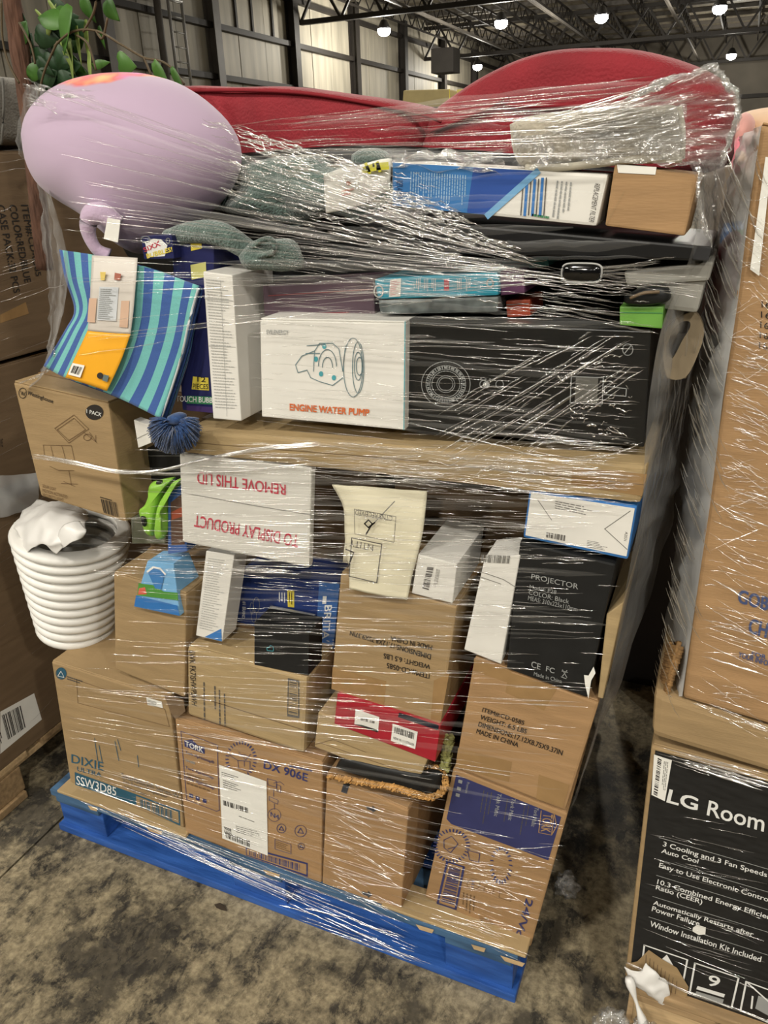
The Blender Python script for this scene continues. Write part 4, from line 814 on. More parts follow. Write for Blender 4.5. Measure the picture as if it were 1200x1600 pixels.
# ---- beige bedding pack
BEIGE = M('beige_fabric', (190, 180, 160), rough=0.85, var=0.1, scale=30, bump=0.4, bscale=160, sheen=0.2)
bd = root('bedding_pack', 'beige quilted bedding folded in a clear bag on top of the pile', 'bedding', PY(940, 258, 1.1))
puffy('folded_quilt', [(806, 196), (830, 186), (880, 180), (960, 172), (1040, 164), (1062, 168), (1066, 200), (1066, 240), (1058, 252), (1000, 252), (940, 256), (860, 262), (826, 262), (812, 240)], 1.12, 0.17, BEIGE, bd, 8, 0.22, jitter=0.008)
tube('piping', smooth_path([PY(822, 262, 1.045), PY(870, 262, 1.037), PY(930, 256, 1.036), PY(990, 250, 1.036), PY(1066, 248, 1.042)], 6), 0.0045, M('cream_piping', (214, 206, 186), rough=0.7), bd, 8)
tube('piping', smooth_path([PY(1066, 248, 1.042), PY(1067, 205, 1.04), PY(1062, 168, 1.05)], 6), 0.003, M('cream_piping', (214, 206, 186)), bd, 8)
rows = [[PY(804, 190, 1.06), PY(880, 177, 1.055), PY(980, 166, 1.055), PY(1066, 160, 1.06)], [PY(800, 225, 1.03), PY(880, 215, 1.026), PY(980, 208, 1.026), PY(1070, 205, 1.03)], [PY(812, 262, 1.03), PY(880, 260, 1.026), PY(980, 255, 1.026), PY(1070, 250, 1.03)]]
sheet('clear_bag', sheet_grid(rows, 14, 14), FILM_CRUMPLE, bd, 0, crumple(0.006, 30, 5))
rows = [[PY(604, 240, 1.12), PY(690, 236, 1.12), PY(790, 240, 1.12)], [PY(606, 252, 1.05), PY(690, 254, 1.05), PY(790, 262, 1.05)], [PY(608, 262, 1.03), PY(690, 264, 1.029), PY(790, 272, 1.029)]]
o = sheet('plastic_bag', sheet_grid(rows, 14, 8), FILM_CRUMPLE, None, 0, crumple(0.012, 34, 8), origin=PY(690, 262, 1.05)); tag(o, 'crumpled clear plastic bag bunched along the top of the blue and white carton', 'plastic bag')
rows = [[PY(760, 258, 1.07), PY(800, 225, 1.05), PY(830, 240, 1.05)], [PY(790, 275, 1.03), PY(870, 272, 1.03), PY(955, 268, 1.03)], [PY(790, 345, 1.026), PY(870, 350, 1.026), PY(955, 340, 1.026)]]

# ---- red cushions
REDF = M('red_fabric', (148, 24, 36), rough=0.8, var=0.14, scale=14, bump=0.25, bscale=220, sheen=0.15)
REDP = M('red_piping', (140, 18, 30), rough=0.8)
cu = root('red_cushion', 'large domed red fabric sofa cushion standing at top right', 'cushion', PY(920, 260, 1.55))
puffy('cushion_body', [(672, 215), (690, 180), (730, 150), (780, 118), (830, 96), (890, 83), (950, 80), (1010, 84), (1070, 96), (1115, 116), (1146, 145), (1152, 175), (1148, 215), (1130, 262), (1000, 285), (850, 290), (700, 285), (670, 255)], 1.50, 0.24, REDF, cu, 9, 0.16, jitter=0.008)
tube('piping', smooth_path([PY(672, 205, 1.374), PY(760, 170, 1.37), PY(790, 152, 1.37), PY(800, 165, 1.37), PY(900, 165, 1.37), PY(960, 166, 1.37)], 6), 0.004, REDP, cu, 6)
cu = root('red_cushion', 'long flat red fabric cushion lying behind the lilac plush toy', 'cushion', PY(480, 250, 1.5))
puffy('cushion_body', [(262, 150), (300, 137), (380, 136), (470, 137), (540, 145), (610, 156), (670, 166), (696, 180), (690, 230), (640, 262), (420, 265), (270, 255), (250, 200)], 1.46, 0.2, REDF, cu, 9, 0.14, jitter=0.006)
tube('piping', smooth_path([PY(290, 142, 1.36), PY(380, 141, 1.356), PY(480, 146, 1.356), PY(580, 162, 1.356), PY(660, 179, 1.36), PY(690, 190, 1.37)], 6), 0.0035, REDP, cu, 6)

# ---- lilac plush
def plush_mat(zc):
    m, t, b = nodes('lilac_tie_dye_plush'); N = t.nodes.new; L = t.links.new; tc = N('ShaderNodeTexCoord'); n = N('ShaderNodeTexNoise'); n.inputs['Scale'].default_value = 15; L(tc.outputs['Object'], n.inputs['Vector'])
    r_ = N('ShaderNodeValToRGB'); e = r_.color_ramp.elements; e[0].position = 0.36; e[0].color = (*lin((224, 120, 190)), 1); e[1].position = 0.64; e[1].color = (*lin((250, 190, 120)), 1); x = e.new(0.5); x.color = (*lin((238, 104, 96)), 1); L(n.outputs['Fac'], r_.inputs[0])
    sp = N('ShaderNodeSeparateXYZ'); L(tc.outputs['Object'], sp.inputs[0]); n2 = N('ShaderNodeTexNoise'); n2.inputs['Scale'].default_value = 12; L(tc.outputs['Object'], n2.inputs['Vector'])
    ad = N('ShaderNodeMath'); ad.operation = 'MULTIPLY_ADD'; ad.inputs[1].default_value = 0.05; L(n2.outputs['Fac'], ad.inputs[0]); L(sp.outputs[2], ad.inputs[2])
    mr = N('ShaderNodeMapRange'); mr.inputs[1].default_value = zc; mr.inputs[2].default_value = zc + 0.006; L(ad.outputs[0], mr.inputs[0])
    mx = N('ShaderNodeMix'); mx.data_type = 'RGBA'; mx.inputs[6].default_value = (*lin((190, 164, 192)), 1); L(mr.outputs[0], mx.inputs[0]); L(r_.outputs[0], mx.inputs[7]); L(mx.outputs[2], b.inputs['Base Color']); b.inputs['Roughness'].default_value = 0.9; b.inputs['Sheen Weight'].default_value = 0.3; return m
LILAC = M('lilac_plush', (190, 164, 192), rough=0.9, var=0.05, scale=6, bump=0.15, bscale=220, sheen=0.4)
pl = root('plush_toy', 'big round lilac plush toy with pink and orange patch on its crown', 'plush toy', PY(210, 395, 1.2))
outl = [(57, 205), (63, 178), (80, 152), (110, 130), (150, 117), (200, 113), (240, 118), (280, 133), (320, 162), (352, 198), (366, 240), (358, 285), (330, 325), (290, 358), (255, 386), (225, 396), (190, 368), (150, 338), (108, 312), (80, 285), (63, 248)]
def blob(name, outline, yc, thick, mat, parent, nsub=3, rings=14):
    return puffy(name, outline, yc, thick, mat, parent, rings, 1.0, nsub=nsub)
def superround(name, outline, yc, thick, mat, parent, rings=12, nsub=3):
    P = [PY(x, y, yc) for x, y in outline]; P = smooth_path(P + [P[0]], nsub)[:-1]; n = len(P); c = sum(P, V((0, 0, 0))) / n; vs, fs = [], []
    L = 2 * rings + 1
    for i in range(L):
        a = math.pi * (i / (L - 1) - 0.5) * 0.985; sc = math.cos(a); dy = math.sin(a) * thick / 2
        for p in P: q = c + (p - c) * sc; vs.append(V((q.x, q.y + dy, q.z)))
    for i in range(L - 1):
        for k in range(n): k2 = (k + 1) % n; fs.append((i * n + k, i * n + k2, (i + 1) * n + k2, (i + 1) * n + k))
    fs.append(tuple(range(n))); fs.append(tuple((L - 1) * n + k for k in range(n)))
    return mesh(name, vs, fs, mat, parent, True, recalc=True)
superround('plush_body', outl, 1.17, 0.25, plush_mat(PY(170, 131, 1.12).z + 0.028 - pl.location.z), pl)
vs, fs = [], []; tube_geo(vs, fs, smooth_path([PY(185, 352, 1.06), PY(160, 334, 1.05), PY(142, 338, 1.045), (PY(138, 362, 1.045)), PY(150, 388, 1.05), PY(170, 400, 1.06)], 6), [0.014 + 0.004 * math.sin(k * 0.2) for k in range(31)], 10); mesh('plush_arm', vs, fs, LILAC, pl, True, recalc=True)
pts = [PY(168, 340, 1.04), PY(188, 344, 1.04), PY(184, 379, 1.04), PY(162, 373, 1.04)]; hex_obj('care_tag', pts + [p + V((0, .001, 0)) for p in pts], WPAPER, pl, 0)

# ---- sage fleece and black bag behind
SAGE = M('sage_fleece', (88, 110, 102), rough=0.95, var=0.2, scale=50, bump=0.6, bscale=260, sheen=0.5)
fb = root('fleece_blanket', 'sage green fleece garment bunched between the plush toy and blue carton', 'blanket', PY(470, 400, 1.15))
puffy('bunched_body', [(352, 252), (390, 243), (450, 250), (520, 248), (600, 262), (612, 300), (560, 330), (480, 342), (400, 348), (356, 330), (350, 300)], 1.25, 0.09, SAGE, fb, 14, 0.4, jitter=0.05, nsub=9, freq=17)
puffy('hood_bobble', [(556, 242), (570, 233), (592, 233), (606, 245), (604, 262), (580, 268), (558, 258)], 1.16, 0.07, SAGE, fb, 6, 0.7, jitter=0.006)
vs, fs = [], []; P_ = smooth_path([PY(262, 372, 1.08), PY(310, 362, 1.07), PY(350, 368, 1.07), PY(392, 392, 1.08), PY(420, 396, 1.07), PY(452, 388, 1.06)], 6); tube_geo(vs, fs, P_, [0.013 + 0.006 * math.sin(i * 0.15) for i in range(len(P_))], 10); mesh('sleeve', vs, fs, SAGE, fb, True, recalc=True)
puffy('cuff', [(380, 402), (392, 384), (418, 372), (452, 378), (472, 400), (468, 416), (430, 424), (395, 424)], 1.055, 0.05, SAGE, fb, 7, 0.6, jitter=0.02, freq=24)
vs, fs = [], []; tube_geo(vs, fs, smooth_path([PY(386, 396, 1.03), PY(404, 378, 1.025), PY(424, 374, 1.024), PY(428, 392, 1.024), PY(404, 400, 1.026), PY(386, 398, 1.03)], 5), 0.004, 8); mesh('cuff_hem', vs, fs, SAGE, fb, True)
BLKF = M('black_nylon', (16, 17, 18), rough=0.5, var=0.4, scale=12, bump=0.3, bscale=20)
bb = puffy('black_bag', [(180, 300), (260, 260), (420, 235), (620, 228), (800, 240), (960, 262), (1060, 300), (1080, 420), (1050, 500), (800, 505), (500, 500), (330, 470), (200, 400)], 1.335, 0.03, BLKF, None, 6, 0.2, origin=PY(640, 500, 1.335), jitter=0.008); tag(bb, 'large slack black nylon bag behind the fleece and upper boxes', 'bag')
rows = [[PY(508, 276, 1.04), PY(558, 258, 1.035), PY(611, 250, 1.04)], [PY(509, 304, 1.035), PY(556, 292, 1.028), PY(610, 280, 1.035)], [PY(511, 332, 1.04), PY(556, 322, 1.035), PY(608, 294, 1.04)]]
pch = root('mailing_pouch', 'white paper mailing pouch with yellow tape and red print left of blue carton', 'pouch', PY(555, 325, 1.04))
sheet('pouch_body', sheet_grid(rows, 6, 6), WPAPER, pch, 0.008, crumple(0.003, 30, 2))
fpch = Face([PY(508, 276, 1.0235), PY(611, 250, 1.0235), PY(608, 294, 1.0235), PY(511, 332, 1.0235)])
lines(fpch, [[(568, 264), (584, 258), (606, 256)], [(568, 268), (590, 263), (607, 262)], [(572, 256), (578, 270)], [(590, 254), (594, 267)]], 0.0045, M('yellow_tape', (220, 214, 50), rough=0.4), pch, 'yellow_tape'); smallprint(fpch, [(534, 296), (554, 292), (554, 304), (534, 308)], 2, M('faded_red_ink', (196, 120, 96)), pch, 70); patch(fpch, ring_px(545, 286, 4, 4, 12)[:-1], M('faded_red_ink', (196, 120, 96)), pch, 'red_mark')

# ---- striped towel
def stripes(name, n, c1, c2, axis=0):
    m, t, b = nodes(name); N = t.nodes.new; L = t.links.new
    uvn = N('ShaderNodeUVMap'); sp = N('ShaderNodeSeparateXYZ'); L(uvn.outputs[0], sp.inputs[0])
    mu = N('ShaderNodeMath'); mu.operation = 'MULTIPLY'; mu.inputs[1].default_value = n; L(sp.outputs[axis], mu.inputs[0])
    fr_ = N('ShaderNodeMath'); fr_.operation = 'FRACT'; L(mu.outputs[0], fr_.inputs[0])
    gt = N('ShaderNodeMath'); gt.operation = 'GREATER_THAN'; gt.inputs[1].default_value = 0.5; L(fr_.outputs[0], gt.inputs[0])
    tc = N('ShaderNodeTexCoord'); nz = N('ShaderNodeTexNoise'); nz.inputs['Scale'].default_value = 260; L(tc.outputs['Object'], nz.inputs['Vector'])
    mx = N('ShaderNodeMix'); mx.data_type = 'RGBA'; mx.inputs[6].default_value = (*lin(c1), 1); mx.inputs[7].default_value = (*lin(c2), 1); L(gt.outputs[0], mx.inputs[0]); L(mx.outputs[2], b.inputs['Base Color'])
    bp = N('ShaderNodeBump'); bp.inputs['Strength'].default_value = 0.25; bp.inputs['Distance'].default_value = 0.003; L(nz.outputs['Fac'], bp.inputs['Height']); L(bp.outputs[0], b.inputs['Normal'])
    b.inputs['Roughness'].default_value = 0.9; b.inputs['Sheen Weight'].default_value = 0.2; return m
TOWEL = stripes('striped_cotton', 9.0, (52, 90, 164), (104, 186, 182))
TBLUE = M('blue_cotton', (38, 72, 140), rough=0.9, var=0.15, scale=60, bump=0.3, bscale=200)
tw = root('beach_towel', 'folded blue and aqua striped beach towel with orange and white label band', 'towel', PY(170, 640, 1.04))
left = [(94, 391), (104, 434), (119, 484), (104, 518), (71, 572)]; right = [(313, 447), (299, 497), (288, 547), (272, 597), (253, 653)]
mid1 = [(150, 400), (152, 440), (155, 486), (138, 530), (110, 592)]; mid2 = [(228, 418), (226, 460), (220, 512), (205, 560), (175, 616)]
yy = (1.05, 1.035, 1.03, 1.022, 1.012)
def towelgrid(off=0.0, dx=0, dy=0):
    return sheet_grid([[PY(l[0] + dx, l[1] + dy, y + 0.012 + off), PY(a[0] + dx, a[1] + dy, y + off), PY(b_[0] + dx, b_[1] + dy, y + off), PY(rr[0] + dx, rr[1] + dy, y + 0.008 + off)] for l, a, b_, rr, y in zip(left, mid1, mid2, right, yy)], 10, 8)
sheet('front_fold', towelgrid(), TOWEL, tw, 0.008, lambda u, v, p: V((0, mnoise.noise(p * 9) * 0.006, 0)))
sheet('inner_fold', towelgrid(0.016, 6, 3), TBLUE, tw, 0.008)
sheet('back_fold', towelgrid(0.032, 10, 2), TOWEL, tw, 0.008)
eg = [PY(x, y, 1.03) for x, y in ((314, 449), (300, 499), (289, 549), (274, 599), (256, 652))]; tube('stitched_hem', [p + V((0.002, -0.01, 0)) for p in smooth_path(eg, 5)], 0.0018, M('hem_stitch', (200, 206, 210)), tw, 6)
fo = 0.011
rows = [[PY(144, 399, 1.048 - fo), PY(180, 401, 1.047 - fo), PY(215, 403, 1.047 - fo)], [PY(142, 440, 1.033 - fo), PY(180, 442, 1.032 - fo), PY(212, 444, 1.032 - fo)], [PY(140, 485, 1.026 - fo), PY(175, 488, 1.025 - fo), PY(208, 490, 1.025 - fo)], [PY(137, 517, 1.023 - fo), PY(170, 520, 1.022 - fo), PY(204, 522, 1.022 - fo)]]
LBLW = M('label_band_white', (206, 198, 188), rough=0.35)
wb_ = sheet('label_band', sheet_grid(rows, 5, 5), LBLW, tw, 0.001)
rows = [[PY(137, 517, 1.023 - fo), PY(170, 520, 1.022 - fo), PY(204, 522, 1.022 - fo)], [PY(120, 553, 1.013 - fo), PY(155, 560, 1.013 - fo), PY(188, 566, 1.013 - fo)], [PY(102, 590, 1.006 - fo), PY(135, 600, 1.006 - fo), PY(167, 611, 1.006 - fo)]]
ob_ = sheet('orange_label_panel', sheet_grid(rows, 5, 5), M('orange_label', (244, 168, 24), rough=0.3, var=0.03), tw, 0.001)
fl1 = Face([PY(142, 440, 1.0195), PY(212, 444, 1.0195), PY(204, 522, 1.009), PY(137, 517, 1.009)]); fl2 = Face([PY(137, 517, 1.0095), PY(204, 522, 1.0095), PY(167, 611, 0.9925), PY(102, 590, 0.9925)])
patch(fl1, [(156, 448), (186, 449), (182, 502), (152, 500)], M('pale_label_text', (196, 200, 204)), wb_, 'print_panel', 0.001); smallprint(fl1, [(158, 450), (184, 451), (180, 500), (154, 498)], 16, PALEI, wb_, 71, 0.4, lift=0.002)
for q in ([(140, 466), (152, 466), (149, 504), (137, 503)], [(190, 470), (203, 470), (200, 512), (187, 511)]): patch(fl1, q, M('label_peach', (206, 168, 140)), wb_, 'print_panel', 0.001)
patch(fl1, [(157, 425), (166, 425), (164, 438), (158, 438)], M('label_yellow', (220, 190, 90)), wb_, 'printed_drink', 0.001); patch(fl1, [(180, 426), (190, 428), (188, 438), (179, 437)], M('label_red', (178, 100, 80)), wb_, 'printed_fruit', 0.001)
patch(fl2, [(114, 567), (133, 571), (126, 590), (107, 585)], WPAPER, ob_, 'price_sticker', 0.001); barcode(fl2, [(116, 571), (130, 574), (124, 586), (111, 582)], INK, ob_, 12, 0.0016); patch(fl2, ring_px(157, 587, 5, 5, 16)[:-1], INK, ob_, 'round_mark', 0.001); patch(fl2, [(163, 585), (171, 587), (168, 597), (160, 594)], M('care_mark', (90, 110, 110)), ob_, 'care_mark', 0.001)
# tassel
tsb = PY(272, 660, 1.01)
ts = root('blue_tassel', 'fluffy dark blue yarn tassel hanging below the striped towel', 'tassel', PY(270, 705, 1.0))
YARN = M('blue_yarn', (34, 68, 122), rough=0.9, var=0.25, scale=200, sheen=0.3)
puffy('knot', [(265, 649), (275, 645), (286, 648), (288, 657), (280, 662), (267, 660)], 0.992, 0.03, YARN, ts, 6, 0.6)
vs, fs = [], []
for k in range(900):
    an = math.radians(random.uniform(-28, 208)); L_ = random.uniform(24, 42); dn = random.uniform(0.975, 1.015)
    e1 = (273 + L_ * math.cos(an), 664 + L_ * 0.95 * math.sin(an) + 4); m1_ = (273 + L_ * 0.5 * math.cos(an) * 1.15, 661 + L_ * 0.5 * math.sin(an))
    tube_geo(vs, fs, [PY(273 + random.uniform(-6, 6), 660 + random.uniform(-3, 3), 1.0), PY(m1_[0], m1_[1], dn - 0.006), PY((m1_[0] + e1[0]) / 2 + random.uniform(-2, 2), (m1_[1] + e1[1]) / 2 + 1, dn - 0.003), PY(e1[0] + random.uniform(-2, 2), e1[1] + 3, dn + 0.004)], [0.0009, 0.0011, 0.0011, 0.0007], 3, False)
mesh('fringe', vs, fs, YARN, ts, True)['kind'] = 'stuff'
# things in the gap under the tassel
r, f, s_ = carton('grey_card_box', 'small grey white box standing in the gap below the towel corner', 'box', [(197, 700), (214, 690), (219, 770), (204, 780)], 1.10, 0.03, M('grey_white_card', (180, 180, 174), rough=0.5), flaps=False, bevel=0.001); lines(f, [[(199, 704), (214, 695)]], 0.0008, GREYI, r, 'crease')
r, f, s_ = carton('white_flap_box', 'white folded card flap just left of the blue tassel', 'card', [(209, 656), (232, 664), (236, 692), (216, 700)], 1.06, 0.02, WHITE, flaps=False, bevel=0.001); lines(f, [[(212, 686), (233, 676)]], 0.0008, GREYI, r, 'crease')
r, f, s_ = carton('dark_device_box', 'dark clear-fronted package below the blue tassel', 'package', [(216, 700), (284, 700), (284, 752), (218, 752)], 1.12, 0.06, BLACKC, flaps=False, bevel=0.002); [lines(f, [q], 0.0012, GREYI, r, 'printed_line') for q in ([(218, 712), (282, 712)], [(218, 740), (282, 738)])]
r, f, s_ = carton('sage_storage_box', 'dull green storage box behind the lime toy jaws', 'box', [(200, 742), (262, 742), (258, 850), (206, 850)], 1.15, 0.08, M('dull_green_card', (122, 126, 104), rough=0.5), flaps=False, bevel=0.003); lines(f, [[(204, 748), (208, 830)], [(222, 745), (224, 748)]], 0.0012, PALEI, r, 'crease')
# straw-edged slipper / mat
STRAW = M('straw_braid', (190, 138, 70), rough=0.9, var=0.3, scale=120, bump=0.5, bscale=160)
mat_ = root('straw_edged_mat', 'black mat with tan braided straw edging between the flat kraft box and arrow carton', 'mat', PY(600, 1240, 1.05))
edge = [(515, 1212), (545, 1218), (580, 1224), (620, 1231), (650, 1240), (672, 1245), (690, 1238), (697, 1222), (690, 1204), (676, 1200), (662, 1208)]
P3 = [PY(x, y, 1.012 if x < 660 else 1.025 + 0.03 * (i - 5 > 2)) for i, (x, y) in enumerate(edge)]; P3s = smooth_path(P3, 9)
vs, fs = [], []
for i, p in enumerate(P3s):
    t = (P3s[min(len(P3s) - 1, i + 1)] - P3s[max(0, i - 1)]).normalized(); u = t.cross(V((0, 1, 0))).normalized()
    for k in range(3):
        o_ = u * random.uniform(-0.003, 0.003) + V((0, random.uniform(-0.004, 0.004), 0)); d = (t + u * random.uniform(0.4, 1.0)) * 0.006
        tube_geo(vs, fs, [p + o_ - d, p + o_ + V((0, -0.004, 0)), p + o_ + d], [0.0012, 0.003, 0.0012], 4, False)
tube_geo(vs, fs, P3s, 0.006, 6)
mesh('braided_edge', vs, fs, STRAW, mat_, True)
pts = [(525, 1198), (600, 1222), (655, 1238), (678, 1240), (690, 1225), (688, 1206), (660, 1206), (600, 1195), (540, 1183)]
puffy('mat_body', pts, 1.035, 0.02, BLACKC, mat_, 4, 0.3)
KNIT = M('yellow_green_knit', (150, 150, 84), rough=0.9, var=0.35, scale=90, bump=0.6, bscale=120)
kn = root('knitted_strap', 'yellow green braided strap tucked between the red box and right carton', 'strap', PY(695, 1205, 1.06)); vs, fs = [], []
c_ = smooth_path([PY(703, 1150, 1.075), PY(699, 1170, 1.065), PY(697, 1190, 1.06), PY(694, 1206, 1.055)], 8)
for s1 in range(3):
    tube_geo(vs, fs, [p + V((0.007 * math.sin(i * 0.9 + s1 * 2.09), 0.004 * math.cos(i * 1.8 + s1 * 2.09), 0)) for i, p in enumerate(c_)], 0.005, 6)
mesh('braid', vs, fs, KNIT, kn, True)

# ---- cartons deeper in the pile (seen through the gaps)
def plainbox(name, label, x0, x1, y0, y1, z0, z1, mat=CARD, parent=None):
    r = root(name, label, 'carton', ((x0 + x1) / 2, (y0 + y1) / 2, z0)); bm = bmesh.new(); hexa(bm, cuboid(x0, x1, y0, y1, z0, z1 - 0.003), 0.004, 2); bm_obj('body', bm, mat, r)
    ym = (y0 + y1) / 2
    for a, b_ in ((y0 + 0.002, ym - 0.001), (ym + 0.001, y1 - 0.002)): box_obj('flap', x0 + 0.002, x1 - 0.002, a, b_, z1 - 0.003, z1, mat, r, 0.0)
    mesh('tape', [(x0, ym - 0.025, z1 + 0.0005), (x1, ym - 0.025, z1 + 0.0005), (x1, ym + 0.025, z1 + 0.0005), (x0, ym + 0.025, z1 + 0.0005)], [(0, 1, 2, 3)], TAPE, r); return r
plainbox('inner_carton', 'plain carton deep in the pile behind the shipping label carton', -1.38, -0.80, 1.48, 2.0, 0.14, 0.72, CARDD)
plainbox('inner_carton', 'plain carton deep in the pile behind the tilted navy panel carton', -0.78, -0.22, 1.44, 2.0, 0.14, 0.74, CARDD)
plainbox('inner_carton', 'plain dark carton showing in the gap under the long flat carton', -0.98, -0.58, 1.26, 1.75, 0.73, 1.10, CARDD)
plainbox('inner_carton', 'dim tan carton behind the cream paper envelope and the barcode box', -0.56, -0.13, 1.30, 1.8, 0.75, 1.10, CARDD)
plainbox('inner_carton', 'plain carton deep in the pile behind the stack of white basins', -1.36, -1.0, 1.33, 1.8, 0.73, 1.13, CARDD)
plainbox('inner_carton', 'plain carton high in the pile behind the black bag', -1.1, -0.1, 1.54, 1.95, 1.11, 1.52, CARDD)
plainbox('inner_carton', 'plain carton low in the pile behind the arrow carton', -0.985, -0.47, 1.29, 1.43, 0.50, 0.70, CARDD) if False else None

# ---- plant standing behind the plush toy
BARK = M('brown_bark', (98, 66, 50), rough=0.9, var=0.3, scale=30, stretch=(3, 3, 0.6), bump=0.6, bscale=50)
LEAF = M('leaf_green', (44, 92, 22), rough=0.45, var=0.4, scale=9, rgb2=(74, 124, 40)); LEAFD = M('leaf_dark_green', (26, 58, 26), rough=0.5, var=0.3, scale=9, rgb2=(42, 78, 40)); LEAFL = M('leaf_yellow_green', (128, 150, 70), rough=0.45, var=0.2, scale=9); STEM = M('vine_stem', (86, 70, 44), rough=0.6)
pt = root('potted_vine', 'artificial green vine plant on a brown bark pole behind the lilac plush toy', 'plant', PY(70, 420, 1.4))
YP = 1.36
tube('bark_pole', smooth_path([PY(10, -40, YP), PY(22, 20, YP), PY(34, 100, YP), PY(46, 180, YP), PY(58, 300, YP), PY(70, 420, YP)], 5), [0.019 + 0.003 * mnoise.noise(V((k * 0.4, 0, 0))) for k in range(26)], BARK, pt, 12)
def leaf(px_, py_, L_, ang, wd, mat, y, curl=0.15, tw=0.0):
    c = PY(px_, py_, y); a = math.radians(ang); d = V((math.cos(a), math.sin(tw) * 0.35, -math.sin(a))).normalized(); s1 = V((math.sin(a), math.cos(a) * 0.2 - 0.3 * math.cos(tw), math.cos(a))).normalized()
    n_ = d.cross(s1).normalized(); vs, fs = [], []; L3 = L_ * 0.00115; W3 = wd * 0.00115
    K = 7
    for i in range(K + 1):
        t = i / K; ww = W3 * (math.sin(math.pi * min(1, t * 0.92 + 0.08) ** 0.75)) * 0.5; q = c + d * (L3 * t) - V((0, 0, 1)) * (curl * L3 * t * t)
        vs += [q + s1 * ww + n_ * ww * 0.35, q, q - s1 * ww + n_ * ww * 0.35]
    for i in range(K):
        b_ = i * 3; fs += [(b_, b_ + 1, b_ + 4, b_ + 3), (b_ + 1, b_ + 2, b_ + 5, b_ + 4)]
    o = mesh('leaf', vs, fs, mat, pt, True)
    md = o.modifiers.new('t', 'SOLIDIFY'); md.thickness = 0.0008
for args in ((100, 40, 60, 205, 36, LEAF, 1.34), (112, 10, 66, 120, 44, LEAF, 1.33), (128, -8, 40, 60, 26, LEAF, 1.33), (165, 0, 34, 50, 30, LEAF, 1.33), (185, 98, 36, 5, 34, LEAF, 1.32), (240, 96, 48, 55, 22, LEAF, 1.31), (268, 105, 40, 60, 14, LEAF, 1.30), (60, 70, 50, 330, 30, LEAFD, 1.36), (70, 95, 46, 25, 40, LEAFD, 1.36), (85, 85, 44, 15, 40, LEAFD, 1.35), (100, 105, 40, 350, 30, LEAFD, 1.35), (58, 92, 40, 35, 22, LEAFD, 1.345), (66, 130, 46, 330, 34, LEAFD, 1.35), (95, 130, 44, 345, 34, LEAFD, 1.35), (75, 55, 60, 300, 12, LEAFL, 1.35), (110, 60, 60, 100, 14, LEAFL, 1.345), (120, 40, 50, 95, 12, LEAFL, 1.345), (135, 30, 56, 100, 14, LEAFL, 1.35), (140, 80, 50, 100, 12, LEAFL, 1.345), (95, 60, 50, 70, 14, LEAFL, 1.345), (55, 15, 40, 40, 6, LEAFL, 1.345), (75, 0, 36, 50, 8, LEAFL, 1.345), (145, 105, 40, 345, 14, LEAF, 1.345), (155, 40, 30, 80, 12, LEAF, 1.35), (40, 100, 50, 300, 16, LEAFD, 1.37), (105, 20, 50, 170, 30, LEAF, 1.36), (90, 120, 50, 20, 40, LEAFD, 1.37), (60, 110, 60, 10, 40, LEAFD, 1.38), (120, 115, 44, 20, 36, LEAFD, 1.38), (80, 150, 50, 5, 34, LEAFD, 1.38), (45, 160, 50, 15, 30, LEAFD, 1.38)): leaf(*args)
_rl = random.Random(3)
for k in range(34): leaf(_rl.uniform(30, 118), _rl.uniform(10, 150), _rl.uniform(34, 56), _rl.uniform(-60, 80), _rl.uniform(22, 38), _rl.choice((LEAFD, LEAFD, LEAF)), _rl.uniform(1.35, 1.42))
for seg in ([(85, 72), (112, 50), (150, 48), (190, 70), (225, 90), (250, 95), (270, 108), (288, 132)], [(225, 90), (236, 117)], [(120, 55), (138, 70), (150, 110)], [(130, 50), (146, 20), (152, -10)], [(30, 35), (48, 70), (55, 100)], [(2, 0), (4, 60), (14, 100), (30, 130)], [(150, 48), (160, 60), (168, 28)], [(90, 65), (70, 110), (60, 150)]):
    tube('vine', smooth_path([PY(x, y, 1.325) for x, y in seg], 6), 0.0022, STEM, pt, 6)

# ================================================================== left neighbour
LX = -1.60
RAWP = pallet('wooden_pallet', 'weathered bare wooden pallet under the neighbouring cartons at left', LX - 1.0, LX, 0.98, 2.2, (RAWD, RAW))
def side_carton(name, label, y0, y1, z0, z1, mat, x1=LX, dep=0.7):
    r = plainbox(name, label, x1 - dep, x1, y0, y1, z0, z1, mat)
    return r, Face([V((x1, y0, z1)), V((x1, y1, z1)), V((x1, y1, z0)), V((x1, y0, z0))])
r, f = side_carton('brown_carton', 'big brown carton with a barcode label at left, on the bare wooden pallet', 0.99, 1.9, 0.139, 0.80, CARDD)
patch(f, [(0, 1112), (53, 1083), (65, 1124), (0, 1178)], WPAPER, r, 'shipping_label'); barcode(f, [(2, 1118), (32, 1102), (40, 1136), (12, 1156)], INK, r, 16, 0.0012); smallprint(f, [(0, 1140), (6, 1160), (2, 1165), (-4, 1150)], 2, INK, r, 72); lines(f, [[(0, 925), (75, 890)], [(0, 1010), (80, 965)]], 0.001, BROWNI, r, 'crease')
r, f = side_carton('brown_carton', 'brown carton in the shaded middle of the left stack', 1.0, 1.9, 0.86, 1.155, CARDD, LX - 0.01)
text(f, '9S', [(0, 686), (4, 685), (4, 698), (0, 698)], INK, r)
r, f = side_carton('brown_carton', 'brown carton with big sideways black lettering, top of the left stack', 1.0, 1.9, 1.165, 1.63, CARDD, LX - 0.005)
